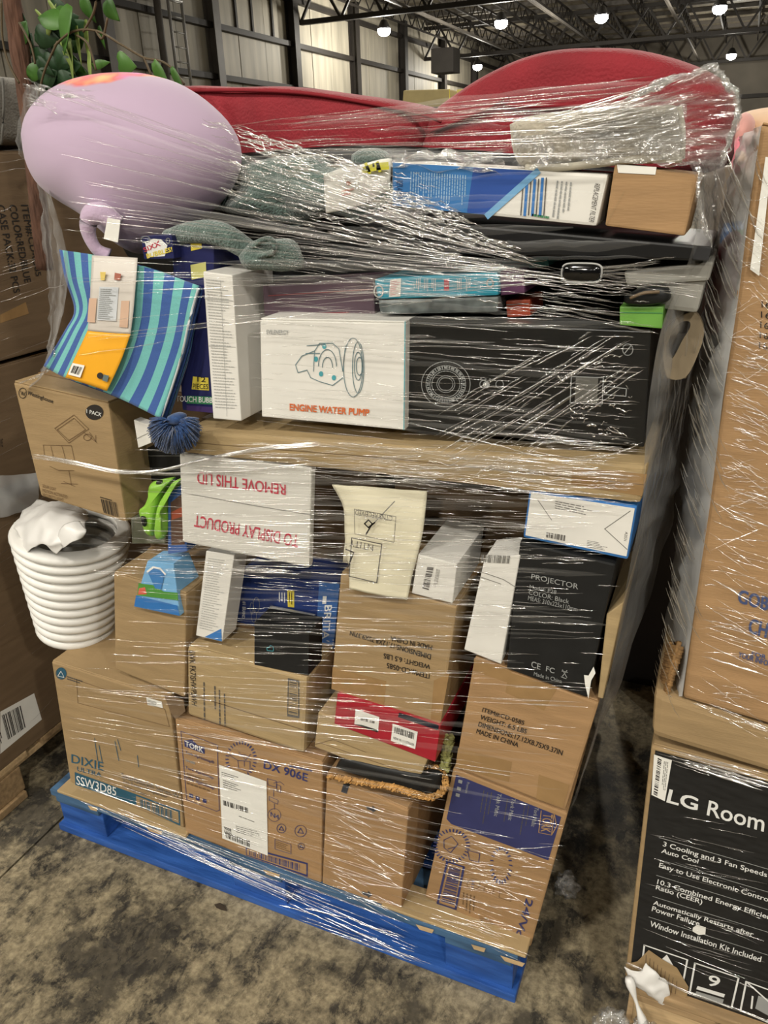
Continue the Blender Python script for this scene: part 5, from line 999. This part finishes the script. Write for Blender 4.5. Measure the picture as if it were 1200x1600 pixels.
for s1, q in (('CANDIDATE', [(59, 320), (65, 388), (55, 391), (47, 320)]), ('ITEM#:CD-0585', [(43, 320), (64, 430), (55, 432), (31, 320)]), ('COLOR:RED/BLUE', [(25, 320), (48, 440), (38, 442), (13, 320)]), ('CASE PACK:32 PCS', [(6, 320), (31, 456), (21, 458), (-6, 320)])): text(f, s1, q, INK, r, bold=0.0008)
patch(f, [(0, 492), (40, 472), (45, 490), (0, 505)], TAPE, r, 'tape', 0.0006)
rows = [[PXX(-20, 745, LX + .01), PXX(20, 742, LX + .012), PXX(62, 738, LX + .01)], [PXX(-20, 775, LX + .02), PXX(20, 770, LX + .024), PXX(62, 764, LX + .02)], [PXX(-20, 812, LX + .012), PXX(20, 804, LX + .014), PXX(60, 792, LX + .01)]]
o = sheet('film_band', sheet_grid(rows, 8, 8), film_mat('grey_film_band', 0.5, 0.75, scale=(3, 12, 12), dif=0.75, bump=0.3), None, 0, crumple(0.006, 20, 2), origin=PXX(20, 780, LX)); tag(o, 'grey bunched stretch film band around the left stack of cartons', 'stretch film')
GREYF = M('grey_upholstery', (128, 124, 116), rough=0.9, var=0.1, scale=60, bump=0.3, bscale=200)
gc = root('grey_seat_cushion', 'grey ribbed upholstered cushion on top of the left carton stack', 'cushion', (LX - 0.3, 1.5, 1.63))
puffy('cushion_body', [(-40, 118), (0, 120), (24, 124), (33, 140), (36, 190), (34, 222), (10, 228), (-40, 228)], 1.55, 0.3, GREYF, gc, 8, 0.2)
tube('piping', smooth_path([PY(4, 122, 1.40), PY(6, 170, 1.395), PY(2, 226, 1.40)], 5), 0.003, M('grey_piping', (100, 98, 92)), gc, 6)

# ================================================================== right neighbour
RX = -0.006; RY = 1.066
pallet('wooden_pallet', 'bare wooden pallet under the room air conditioner box at right', RX + 0.012, 1.0, RY - 0.02, 2.1, (RAW, RAWD))
r, f, s_ = carton('air_conditioner_box', 'black printed box with a white feature list, on the right pallet', 'box', [(1018, 1162), (1320, 1245), (1290, 1638), (976, 1529)], RY, 0.6, CARD, bevel=0.006)
F4 = f.q
patch(f, [(1024, 1172), (1312, 1252), (1286, 1630), (984, 1524)], M('black_print', (30, 30, 30), rough=0.5, var=0.35, scale=30, stretch=(1, 1, 4)), r, 'black_panel', 0.0006)
text(f, 'LG', [(1046, 1233), (1090, 1247), (1088, 1266), (1041, 1253)], WHITEI, r, bold=0.0035); text(f, 'Room Air', [(1108, 1250), (1258, 1290), (1256, 1318), (1104, 1273)], WHITEI, r, bold=0.0016)
for s1, q in (('3 Cooling and 3 Fan Speeds with', [(1037, 1314), (1230, 1372), (1229, 1383), (1035, 1325)]), ('Auto Cool', [(1035, 1325), (1092, 1342), (1090, 1350), (1033, 1333)]), ('Easy to Use Electronic Controls', [(1031, 1347), (1210, 1404), (1208, 1415), (1029, 1358)]), ('10.3 Combined Energy Efficiency', [(1028, 1373), (1220, 1434), (1218, 1445), (1026, 1384)]), ('Ratio (CEER)', [(1026, 1382), (1098, 1405), (1096, 1416), (1024, 1392)]), ('Automatically Restarts after', [(1022, 1406), (1178, 1456), (1176, 1466), (1020, 1416)]), ('Power Failure', [(1020, 1415), (1094, 1439), (1092, 1448), (1018, 1424)]), ('Window Installation Kit Included', [(1017, 1438), (1190, 1494), (1188, 1504), (1015, 1448)])):
    text(f, s1, [q[0], q[1], (q[2][0], q[2][1] - 1.6), (q[3][0], q[3][1] - 1.6)], WHITEI, r, bold=0.0007)
lines(f, [[(1030, 1308), (1230, 1366)], [(1028, 1342), (1230, 1402)], [(1026, 1367), (1230, 1430)], [(1020, 1400), (1220, 1462)], [(1014, 1432), (1220, 1498)]], 0.0012, PALEI, r, 'rule')
for q in ([(1007, 1476), (1074, 1499), (1068, 1530), (1003, 1506)], [(1086, 1504), (1154, 1527), (1143, 1574), (1078, 1549)], [(1166, 1533), (1240, 1560), (1230, 1610), (1157, 1578)]): lines(f, [frame_px(q)], 0.003, WHITEI, r, 'icon_frame')
text(f, '9', [(1109, 1522), (1126, 1527), (1121, 1543), (1104, 1538)], WHITEI, r, bold=0.002); patch(f, [(1090, 1540), (1133, 1553), (1131, 1558), (1088, 1545)], WHITEI, r, 'printed_bar'); patch(f, [(1088, 1548), (1131, 1561), (1129, 1567), (1086, 1554)], PALEI, r, 'printed_bar'); lines(f, [[(1168, 1535), (1230, 1590)], [(1176, 1556), (1174, 1575)]], 0.003, WHITEI, r, 'icon'); patch(f, [(1185, 1555), (1230, 1570), (1225, 1600), (1180, 1575)], PALEI, r, 'icon', 0.0008)
patch(f, [(1032, 1500), (1042, 1491), (1052, 1508), (1048, 1512)], WHITEI, r, 'icon')
patch(f, [(1022, 1178), (1050, 1187), (1039, 1251), (1018, 1241)], WPAPER, r, 'barcode_sticker', 0.0014); barcode(f, [(1028, 1183), (1021, 1241), (1027, 1244), (1034, 1186)], INK, r, 24, 0.0018, seed=12); smallprint(f, [(1037, 1188), (1032, 1244), (1039, 1246), (1045, 1190)], 3, GREYI, r, 80, 0.4, lift=0.0018)
patch(f, [(1083, 1448), (1090, 1444), (1103, 1448), (1102, 1459), (1092, 1460), (1082, 1454)], WPAPER, r, 'torn_spot', 0.0014)
# torn corner
tr = [(996, 1500), (1014, 1482), (1034, 1496), (1058, 1510), (1076, 1540), (1073, 1556), (1050, 1562), (1020, 1555), (985, 1530), (978, 1504)]
patch(f, tr, CARD, r, 'torn_corrugated_patch', 0.003)
lines(f, [[(1010 + k * 6, 1490 + k * 5), (1006 + k * 6, 1545 + k * 2)] for k in range(9)], 0.0012, CARDD, r, 'corrugation', 0.0036)
rows = [[f.px(978, 1503, 0.012), f.px(1000, 1504, 0.02), f.px(1012, 1494, 0.012)], [f.px(992, 1522, 0.022), f.px(1015, 1520, 0.028), f.px(1030, 1514, 0.015)], [f.px(1010, 1535, 0.02), f.px(1028, 1538, 0.022), f.px(1046, 1530, 0.012)], [f.px(1020, 1552, 0.012), f.px(1042, 1562, 0.012), f.px(1048, 1548, 0.01)]]
o = sheet('foam_sheet', sheet_grid(rows, 6, 6), WRAP, None, 0.002, crumple(0.005, 50, 4), origin=f.px(1010, 1560, 0.02)); tag(o, 'torn white foam sheet bulging from the damaged corner of the air conditioner box', 'foam')
# film tail and knot by the pallet corner
o = tube('film_tail', smooth_path([f.px(985, 1505, 0.03), f.px(1010, 1560, 0.05), f.px(1035, 1600, 0.07), f.px(1060, 1660, 0.09)], 8), [0.006 + 0.003 * math.sin(k) for k in range(25)], WRAP, None, 8, origin=f.px(1010, 1590, 0.03)); tag(o, 'twisted white film tail hanging over the right pallet corner', 'film scrap')
def knot(name, label, c, rad, mat, origin, seed, squash=(1, 1, 1)):
    rows = []; n1, n2 = 22, 16
    for i in range(n2 + 1):
        th = math.pi * i / n2; rows.append([])
        for j in range(n1 + 1):
            ph = 2 * math.pi * (j % n1) / n1; d = V((math.sin(th) * math.cos(ph), math.sin(th) * math.sin(ph), math.cos(th)))
            rr = rad * (1 + 0.55 * mnoise.noise(d * 2.6 + V((seed, 0, 0))) + 0.25 * mnoise.noise(d * 7 + V((0, seed, 0))))
            rows[-1].append(c + V((d.x * rr * squash[0], d.y * rr * squash[1], d.z * rr * squash[2])))
    o = sheet(name, rows, mat, None, 0, None, origin=origin); return tag(o, label, 'film scrap')
knot('film_knot', 'bunched clear film knot beside the pallet under the air conditioner box', f.px(962, 1568, 0.05), 0.035, FILM_CRUMPLE, f.px(962, 1590, 0.05), 1.0, (0.9, 0.8, 1.1))
knot('film_knot', 'loose film tuft hanging at the foot of the torn air conditioner box', f.px(1010, 1575, 0.05), 0.024, FILM_CRUMPLE, f.px(1010, 1590, 0.05), 5.0, (0.9, 0.8, 1.2))
c_ = PZ(885, 1384, 0.03); knot('film_scrap', 'crumpled clear film scrap on the dark floor between the pallets', c_, 0.032, FILM_CRUMPLE, V((c_.x, c_.y, 0.0)), 9.0, (0.8, 0.8, 0.9))
# tray and tall carton above
r, f, s_ = carton('cardboard_tray', 'sagging tan cardboard tray between the tall carton and air conditioner box', 'carton', [(1022, 1080), (1320, 1180), (1310, 1240), (1018, 1150)], 1.058, 0.6, CARD, flaps=False, bevel=0.012)
r, f, s_ = carton('tall_carton', 'tall film-wrapped tan carton with faded blue lettering at the right edge', 'carton', [(1188, 190), (1500, 240), (1330, 1170), (1066, 1090)], 1.06, 0.6, CARD3, bevel=0.006)
BLI = M('faded_blue_ink', (70, 84, 128), rough=0.7)
text(f, 'GOBETWEEN', [(1155, 921), (1290, 958), (1287, 980), (1152, 941)], BLI, r, bold=0.0028); text(f, 'CHICAGO', [(1172, 966), (1270, 994), (1266, 1017), (1168, 988)], BLI, r, bold=0.0028); text(f, 'FOR', [(1175, 1017), (1197, 1023), (1196, 1030), (1174, 1024)], BLI, r, bold=0.0008); text(f, 'YOUR INFORMATION', [(1155, 1018), (1240, 1044), (1238, 1052), (1153, 1026)], BLI, r, bold=0.0008)
for k in range(5): text(f, '16%d' % k, [(1190 - k, 470 + k * 16), (1212 - k, 474 + k * 16), (1212 - k, 484 + k * 16), (1190 - k, 480 + k * 16)], INK, r)
patch(f, [(1196, 245), (1206, 246), (1186, 430), (1172, 420)], WPAPER, r, 'paper_strip', 0.006)
STRAWD = M('dark_straw', (136, 100, 56), rough=0.9, var=0.3, scale=120)
wk = root('wicker_basket', 'rough straw wicker basket side squeezed beside the tall carton', 'basket', PY(1045, 1090, 1.12))
vs, fs = [], []
for k in range(17):
    t = k / 16; z0 = 1005 + 70 * t; tube_geo(vs, fs, [PY(1058 - 12 * t, z0, 1.16), PY(1044 - 14 * t, z0 + 3, 1.10), PY(1066 - 22 * t, z0 + 8, 1.065)], 0.0032 + 0.001 * (k % 2), 5)
mesh('weave', vs, fs, STRAWD, wk, True)
vs, fs = [], []
for q in ((1058, 1044, 1.14), (1049, 1036, 1.10), (1062, 1046, 1.07)): tube_geo(vs, fs, [PY(q[0], 1003, q[2] + .002), PY(q[1] - 8, 1086, q[2])], 0.0035, 6)
mesh('stake', vs, fs, STRAWD, wk, True)
# plush and cushions further back on the right
far = root('patterned_plush', 'peach and pink plush cushion behind the right film edge', 'plush toy', PY(1180, 300, 2.4))
PEACH = M('peach_plush', (222, 180, 140), rough=0.9, sheen=0.3); PINKP = M('pink_plush', (226, 120, 134), rough=0.9, sheen=0.3)
superround('peach_body', [(1150, 182), (1175, 172), (1230, 168), (1290, 200), (1300, 280), (1240, 320), (1180, 300), (1160, 250)], 2.45, 0.35, PEACH, far, 8)
superround('pink_ear', [(1146, 190), (1165, 175), (1180, 190), (1172, 225), (1150, 240), (1140, 215)], 2.3, 0.12, M('pale_pink_plush', (226, 160, 150), rough=0.9, sheen=0.3), far, 6)
superround('pink_fin', [(1140, 235), (1155, 212), (1166, 235), (1162, 262), (1146, 272)], 2.25, 0.1, PINKP, far, 6); superround('paw', [(1148, 240), (1162, 236), (1166, 252), (1152, 258)], 2.2, 0.05, PEACH, far, 5)
cr = root('crimson_cushion', 'crimson cushion wrapped in film in the gap between the pallets', 'cushion', PY(1120, 520, 1.75))
puffy('cushion_body', [(1098, 470), (1118, 395), (1146, 360), (1162, 380), (1150, 450), (1132, 505), (1110, 522), (1098, 505)], 1.8, 0.14, M('crimson_fabric', (150, 24, 56), rough=0.6, var=0.1), cr, 6, 0.3)
r, f, s_ = carton('far_wrapped_carton', 'film wrapped grey brown carton far behind in the gap between pallets', 'carton', [(1100, 262), (1210, 258), (1200, 362), (1100, 366)], 2.6, 0.4, M('greyed_cardboard', (140, 128, 112), rough=0.4), flaps=False)
r, f, s_ = carton('far_colour_box', 'small blue and green printed package end far back in the gap between pallets', 'package', [(1125, 362), (1170, 356), (1170, 380), (1125, 386)], 2.3, 0.3, M('blue_print', (60, 110, 170), rough=0.4), flaps=False); patch(f, [(1148, 360), (1169, 357), (1169, 372), (1148, 374)], GREENI, r, 'green_print')
r, f, s_ = carton('olive_carton', 'distant olive yellow carton stack top between the two red cushions', 'carton', [(630, 141), (702, 139), (706, 166), (628, 170)], 6.0, 1.0, M('olive_card', (164, 146, 92), rough=0.6), flaps=False, bevel=0.01)
patch(f, [(702, 139), (703, 139), (704, 166), (702, 166)], YELLOWI, r, 'yellow_strap'); hex_obj('strap', [f.px(714, 140, 0.0), f.px(723, 139, 0), f.px(723, 152, 0), f.px(714, 153, 0)] + [f.px(714, 140, 0.0) + V((0, .2, 0)), f.px(723, 139, 0) + V((0, .2, 0)), f.px(723, 152, 0) + V((0, .2, 0)), f.px(714, 153, 0) + V((0, .2, 0))], M('yellow_strap', (220, 200, 90), rough=0.5), r, 0.002, 1)
_a = PY(620, 168, 6.0); _b = PY(712, 168, 6.0); plainbox('stacked_carton', 'tall distant carton stack under the olive carton, behind the red cushions', _a.x, _b.x, 6.0, 7.2, 0.0, min(_a.z, _b.z) - 0.02, CARDD)
# carton down the aisle, its card coloured near black for the gap's shade
plainbox('aisle_carton', 'carton deep in the gap between the two pallets, coloured black for its shade', -0.20, 0.4, 2.2, 2.9, 0.0, 1.28, M('gap_shade_card', (34, 28, 24), rough=0.6))

# ================================================================== stretch film
random.seed(21)
DENS, HWS = 0.58, 0.66
class Film:
    def __init__(s): s.vs = []; s.fs = []
    def strand(s, P, hw, bulge=0.8, nrm=V((0, -1, 0)), wob=0.001, seed=0.0):
        n = len(P); base = len(s.vs); L = [(-1.0, 0.0), (-0.6, 0.75), (0.0, 1.0), (0.6, 0.75), (1.0, 0.0)]
        for i, p in enumerate(P):
            t = (P[min(n - 1, i + 1)] - P[max(0, i - 1)]); t.normalize(); u = t.cross(nrm).normalized()
            e = i / (n - 1); tp = min(1.0, 6 * e, 6 * (1 - e)) * 0.85 + 0.15
            q = p + u * (wob * mnoise.noise(V((i * 0.45 + seed, seed * 1.7, 0.3))))
            for a, b in L: s.vs.append(q + u * (a * hw * tp) + nrm * (b * hw * bulge * tp))
        for i in range(n - 1):
            for k in range(4):
                a = base + i * 5 + k; s.fs.append((a, a + 1, a + 6, a + 5))
    def family(s, A, B, n, y=(1.008, 1.008), hw=(0.0005, 0.0014), frac=(0.08, 0.5), jit=0.08, seg=12, sag=0.0, wob=0.0016, bulge=0.9, bias=None):
        for k in range(int(n * DENS)):
            ta = random.random(); ta = ta if not bias else bias(ta); tb = min(1.05, max(-0.05, ta + random.gauss(0, jit)))
            a = (A[0][0] + (A[1][0] - A[0][0]) * ta, A[0][1] + (A[1][1] - A[0][1]) * ta); b = (B[0][0] + (B[1][0] - B[0][0]) * tb, B[0][1] + (B[1][1] - B[0][1]) * tb)
            L_ = random.uniform(*frac); s0 = random.uniform(0, 1 - L_) if L_ < 1 else 0.0; P = []
            for i in range(seg + 1):
                t = s0 + L_ * i / seg; yy = y[0] + (y[1] - y[0]) * t + random.uniform(-0.0003, 0.0003)
                P.append(PY(a[0] + (b[0] - a[0]) * t, a[1] + (b[1] - a[1]) * t + sag * 4 * t * (1 - t), yy))
            s.strand(P, random.uniform(*hw) * HWS * (1.0 if random.random() < 0.85 else 1.9), bulge, wob=wob, seed=k * 3.7)
    def path(s, px, y, hw, n=1, spread=3.0, wob=0.002, bulge=0.7):
        for k in range(n):
            dx, dy = random.gauss(0, 1), random.gauss(0, spread); m = len(px)
            P = smooth_path([PY(x + dx, yy + dy * (0.4 + 1.2 * abs(i / (m - 1) - 0.5)), y - 0.0004 * k) for i, (x, yy) in enumerate(px)], 7)
            s.strand(P, random.uniform(0.5, 1.2) * hw, bulge, wob=wob, seed=k * 2.3)
    def build(s, name, mat, parent, stuff=True):
        o = mesh(name, s.vs, s.fs, mat, parent, True)
        if stuff: o['kind'] = 'stuff'
        return o
fw_ = root('stretch_film', 'clear stretch film wound tightly around the whole pile on the blue pallet', 'stretch film', (-0.8, 1.4, 0.0))
YFm = 1.004
fs_ = Film()
# fan from the plush toy to the handlebar grip
fs_.family([(72, 128), (105, 560)], [(878, 418), (884, 440)], 330, (1.0, YFm), jit=0.05, frac=(0.05, 0.35), hw=(0.0005, 0.0013))
fg = Film()
fg.family([(300, 178), (350, 330)], [(690, 285), (800, 430)], 380, (1.0, YFm), jit=0.06, frac=(0.03, 0.14), hw=(0.0006, 0.0016), seg=8, wob=0.0035)
fg.family([(360, 200), (420, 260)], [(560, 255), (660, 310)], 200, (1.0, YFm), jit=0.1, frac=(0.05, 0.2), hw=(0.0008, 0.0018), seg=8, wob=0.0035)
fg.family([(520, 270), (600, 340)], [(720, 330), (860, 420)], 300, (1.0, YFm), jit=0.1, frac=(0.04, 0.2), hw=(0.0006, 0.0016), seg=8, wob=0.0035)
fg.family([(560, 690), (660, 760)], [(940, 690), (1000, 780)], 90, (YFm, YFm), jit=0.2, frac=(0.02, 0.1), hw=(0.0006, 0.0014), seg=6, wob=0.004)
fg.family([(860, 560), (900, 690)], [(980, 560), (1000, 690)], 120, (YFm, YFm), jit=0.3, frac=(0.04, 0.15), hw=(0.0006, 0.0016), seg=6, wob=0.0035)
fg.family([(420, 1400), (440, 1430)], [(640, 1460), (680, 1515)], 40, (1.008, 1.008), jit=0.2, frac=(0.08, 0.4), hw=(0.0008, 0.0018), seg=8)
fg.build('film_glints', FILM_GLINT, fw_)
fs_.family([(355, 192), (360, 250)], [(1060, 120), (1100, 240)], 90, (1.0, 1.01), jit=0.08, frac=(0.1, 0.6))
fs_.family([(820, 190), (900, 240)], [(1090, 112), (1140, 240)], 120, (1.02, 1.03), jit=0.06, frac=(0.2, 0.7), hw=(0.0006, 0.0018))
fs_.family([(884, 424), (886, 434)], [(1104, 390), (1100, 470)], 50, (YFm, 1.02), frac=(0.15, 0.7))
fs_.family([(240, 330), (420, 420)], [(1000, 440), (1040, 520)], 180, (YFm, YFm), jit=0.2, frac=(0.04, 0.2))
# engine / black box / long carton
fs_.family([(380, 430), (400, 710)], [(1030, 440), (1008, 780)], 420, (YFm, YFm), jit=0.07, frac=(0.03, 0.25))
fs_.family([(640, 660), (720, 790)], [(940, 500), (1040, 560)], 130, (YFm, 1.0), jit=0.1, frac=(0.06, 0.4), hw=(0.0006, 0.0018))
fs_.family([(560, 700), (560, 760)], [(1005, 690), (1005, 790)], 220, (YFm, YFm), jit=0.2, frac=(0.04, 0.2), hw=(0.0006, 0.0018))
fs_.family([(290, 690), (300, 730)], [(700, 700), (720, 770)], 90, (YFm, YFm), jit=0.2, frac=(0.06, 0.3))
# middle
fs_.family([(200, 700), (190, 900)], [(990, 730), (975, 920)], 460, (YFm, YFm), jit=0.07, frac=(0.03, 0.2))
fs_.family([(110, 800), (130, 900)], [(520, 810), (560, 920)], 200, (YFm, YFm), jit=0.14, frac=(0.04, 0.22))
fs_.family([(180, 900), (100, 1080)], [(970, 930), (930, 1120)], 260, (YFm, YFm), jit=0.07, frac=(0.03, 0.2))
# bottom tier
fs_.family([(90, 1060), (112, 1230)], [(930, 1120), (835, 1490)], 300, (YFm, YFm), jit=0.05, frac=(0.03, 0.22))
fs_.family([(510, 1230), (505, 1400)], [(650, 1290), (640, 1450)], 130, (YFm, YFm), jit=0.15, frac=(0.1, 0.5))
fs_.family([(700, 1290), (650, 1440)], [(880, 1330), (830, 1500)], 140, (YFm, YFm), jit=0.15, frac=(0.1, 0.5))
fs_.family([(160, 1262), (170, 1282)], [(640, 1440), (690, 1520)], 100, (1.012, 1.008), jit=0.2, frac=(0.05, 0.35), hw=(0.0008, 0.002))
fs_.family([(120, 1235), (122, 1252)], [(500, 1390), (505, 1420)], 60, (1.01, 1.01), jit=0.2, frac=(0.05, 0.4))
fs_.path([(50, 712), (110, 722), (190, 738), (250, 735), (330, 716), (420, 700), (500, 694)], 1.0, 0.0022, 9, 2.6)
fs_.path([(190, 738), (260, 742), (380, 738), (480, 728)], 1.0, 0.0018, 5, 3.0)
fs_.path([(640, 660), (760, 690), (880, 720), (960, 708), (1005, 690)], 0.998, 0.0012, 2, 2.0)
# streaks running down the right side sheet
fs_.family([(1035, 505), (1095, 500)], [(985, 880), (1045, 800)], 70, (1.06, 1.30), jit=0.06, frac=(0.1, 0.5), hw=(0.0008, 0.0018), wob=0.004)
fs_.family([(1010, 640), (1070, 640)], [(930, 1110), (1000, 900)], 50, (1.06, 1.30), jit=0.06, frac=(0.1, 0.5), hw=(0.0008, 0.0018), wob=0.004)
fs_.family([(1070, 250), (1120, 250)], [(1085, 380), (1118, 385)], 50, (1.04, 1.25), jit=0.2, frac=(0.1, 0.5), hw=(0.001, 0.002), wob=0.006)
fs_.build('film_strands', FILM_STRAND, fw_)
fv = Film()
for A, B, n in (([(80, 140), (110, 560)], [(860, 410), (884, 440)], 40), ([(355, 195), (355, 420)], [(1060, 140), (1040, 420)], 40), ([(380, 430), (400, 720)], [(1020, 440), (1008, 790)], 60), ([(190, 720), (190, 1000)], [(985, 740), (960, 1040)], 70), ([(90, 1060), (112, 1240)], [(930, 1120), (835, 1490)], 60)):
    fv.family(A, B, n, (YFm + 0.003, YFm + 0.003), hw=(0.002, 0.007), frac=(0.15, 0.8), jit=0.06, seg=16, wob=0.004, bulge=0.12)
fv.build('film_ribbons', FILM_VEIL, fw_)
# film sheet sweeping round the right side of the pile
def wr(amp, fu, fv_):
    return lambda u, v, p: V((mnoise.noise(V((u * fu, v * fv_, 0.3))) * amp * min(1, 8 * v), mnoise.noise(V((u * fu, v * fv_, 5.3))) * amp * 0.6 * min(1, 8 * v), 0))
front = [(1066, 235), (1092, 300), (1080, 395), (1036, 505), (1016, 610), (1008, 700), (1003, 790), (985, 880), (945, 1090), (890, 1268), (838, 1490)]
sil = [(1128, 235), (1120, 300), (1118, 395), (1094, 490), (1086, 585), (1066, 640), (1070, 710), (1046, 800), (1003, 900), (916, 1130), (844, 1470)]
rows = []
for (a, b) in list(zip(front, sil))[:-1]:
    p0 = PY(*a, 1.022); p2 = PY(*b, 1.40); p1 = p0.lerp(p2, 0.45) + V((0.012, -0.02, 0)); rows.append([p0, p1, p2, p2 + V((-0.08, 0.3, 0))])
sheet('side_sheet', sheet_grid(rows, 10, 9), FILM_SHEET, fw_, 0, wr(0.012, 26, 5))
# film peak at the top right, gathered over the domed cushion
rows = [[PY(830, 176, 1.036), PY(960, 165, 1.036), PY(1060, 128, 1.04), PY(1108, 106, 1.05)], [PY(860, 205, 1.03), PY(960, 192, 1.03), PY(1070, 165, 1.035), PY(1150, 152, 1.1)], [PY(980, 240, 1.028), PY(1040, 225, 1.028), PY(1090, 205, 1.035), PY(1148, 196, 1.12)], [PY(1040, 262, 1.026), PY(1070, 258, 1.026), PY(1095, 256, 1.035), PY(1124, 262, 1.12)]]
sheet('corner_sheet', sheet_grid(rows, 12, 14), film_mat('stretch_film_corner', 0.08, 0.5, scale=(3, 3, 70), thr=(0.42, 0.66), rough=0.2, dif=0.3, bump=0.5), fw_, 0, lambda u, v, p: V((0, 0.008 * math.sin(u * 60 + 3 * v) * min(1, 3 * v), 0.004 * mnoise.noise(V((u * 30, v * 4, 0))))))
fe_ = Film()
fe_.path([(952, 172), (990, 152), (1030, 132), (1075, 118), (1110, 104), (1130, 122), (1150, 150), (1153, 180), (1140, 225), (1126, 260)], 1.06, 0.003, 6, 2.2, 0.006)
fe_.path([(1094, 262), (1090, 300), (1098, 345), (1112, 388)], 1.02, 0.002, 3, 1.5, 0.004)
fe_.path([(1118, 268), (1118, 320), (1118, 385)], 1.2, 0.0025, 3, 2.0, 0.004)
fe_.build('film_edge', FILM_CRUMPLE, fw_)
# left side sheet
rows = [[PY(72, 134, 1.10), PY(56, 132, 1.2), PY(38, 134, 1.36)], [PY(54, 215, 1.12), PY(42, 220, 1.2), PY(28, 228, 1.36)], [PY(78, 300, 1.08), PY(68, 296, 1.2), PY(58, 290, 1.36)], [PY(105, 400, 1.03), PY(82, 390, 1.2), PY(68, 390, 1.36)], [PY(100, 480, 1.03), PY(84, 480, 1.2), PY(78, 480, 1.36)], [PY(70, 580, 1.005), PY(72, 565, 1.15), PY(78, 560, 1.3)], [PY(40, 610, 1.02), PY(60, 590, 1.15), PY(76, 575, 1.3)]]
sheet('left_sheet', sheet_grid(rows, 12, 10), FILM_SHEET, fw_, 0, wr(0.01, 30, 6))
fl_ = Film(); fl_.path([(36, 132), (60, 138), (95, 148), (150, 152)], 1.03, 0.0016, 5, 4); fl_.path([(40, 150), (70, 160), (90, 165)], 1.04, 0.0016, 4, 6); fl_.path([(26, 600), (70, 582), (84, 560), (82, 520)], 1.02, 0.0015, 2, 1)
fl_.build('film_rope', FILM_CRUMPLE, fw_)

# film on the right neighbour
fr_ = root('stretch_film', 'hazy stretch film around the tall carton at the right edge', 'stretch film', (0.02, 1.2, 0.0))
rows = []
for a, b in zip([(1190, 196), (1170, 330), (1153, 470), (1130, 620), (1112, 770), (1090, 920), (1066, 1088)], [(1158, 214), (1128, 330), (1102, 470), (1082, 600), (1068, 740), (1056, 880), (1030, 1075)]):
    p0 = PY(*a, 1.052); p2 = PY(*b, 1.32); rows.append([p0, p0.lerp(p2, 0.5) + V((-0.004, -0.02, 0)), p2, p2 + V((0.0, 0.3, 0))])
sheet('side_sheet', sheet_grid(rows, 10, 12), film_mat('stretch_film_haze', 0.6, 0.9, scale=(14, 5, 8), thr=(0.4, 0.7), rough=0.25, dif=0.8, bump=0.7), fr_, 0, wr(0.010, 40, 5))
ff = Film()
ff.family([(1165, 300), (1072, 1090)], [(1215, 320), (1215, 1130)], 260, (1.047, 1.047), hw=(0.0005, 0.0013), frac=(0.15, 0.8), jit=0.04)
ff.family([(1150, 520), (1110, 800)], [(1215, 540), (1215, 840)], 150, (1.047, 1.047), hw=(0.0006, 0.0016), frac=(0.1, 0.5), jit=0.06)
ff.family([(1075, 1085), (1072, 1100)], [(1215, 1135), (1215, 1160)], 40, (1.044, 1.044), hw=(0.001, 0.0022), frac=(0.05, 0.3), jit=0.3)
ff.family([(1024, 1165), (1022, 1185)], [(1215, 1215), (1215, 1250)], 60, (1.05, 1.05), hw=(0.0008, 0.0022), frac=(0.2, 0.9), jit=0.1)
ff.family([(1020, 1250), (990, 1480)], [(1215, 1300), (1215, 1560)], 70, (1.056, 1.056), hw=(0.0005, 0.001), frac=(0.1, 0.6), jit=0.05)
ff.path([(978, 1502), (1020, 1522), (1080, 1552), (1150, 1575), (1215, 1600)], 1.05, 0.0016, 4, 2)
fp_ = Film()
for k in range(260):                       # diagonal pleats on the hazy side
    t = random.random(); x0 = 1172 - 132 * t + random.uniform(-46, 14) * (0.5 + 0.5 * (1 - t)); y0 = 215 + 860 * t; L_ = random.uniform(20, 90); yy = random.uniform(1.04, 1.2)
    fp_.strand([PY(x0 + L_ * 0.42 * i / 8, y0 + L_ * i / 8 + 6 * math.sin(i * 0.4), yy) for i in range(9)], random.uniform(0.0005, 0.0011), 0.9, wob=0.002, seed=k)
fp_.build('film_pleats', FILM_GLINT, fr_)
ff.build('film_strands', FILM_STRAND, fr_)
# film over the left neighbour
fl2_ = root('stretch_film', 'stretch film strands over the left carton stack', 'stretch film', (LX, 1.3, 0.0))
fq = Film()
for k in range(70):
    y0 = random.uniform(1.0, 1.4); z = random.uniform(0.2, 1.6); L_ = random.uniform(0.08, 0.3)
    fq.strand([V((LX + 0.008, y0 + L_ * i / 8, z + 0.02 * i / 8 * random.uniform(0.8, 1.2))) for i in range(9)], random.uniform(0.0006, 0.0012), 0.8, V((1, 0, 0)), 0.001, k)
fq.build('film_strands', FILM_STRAND, fl2_)
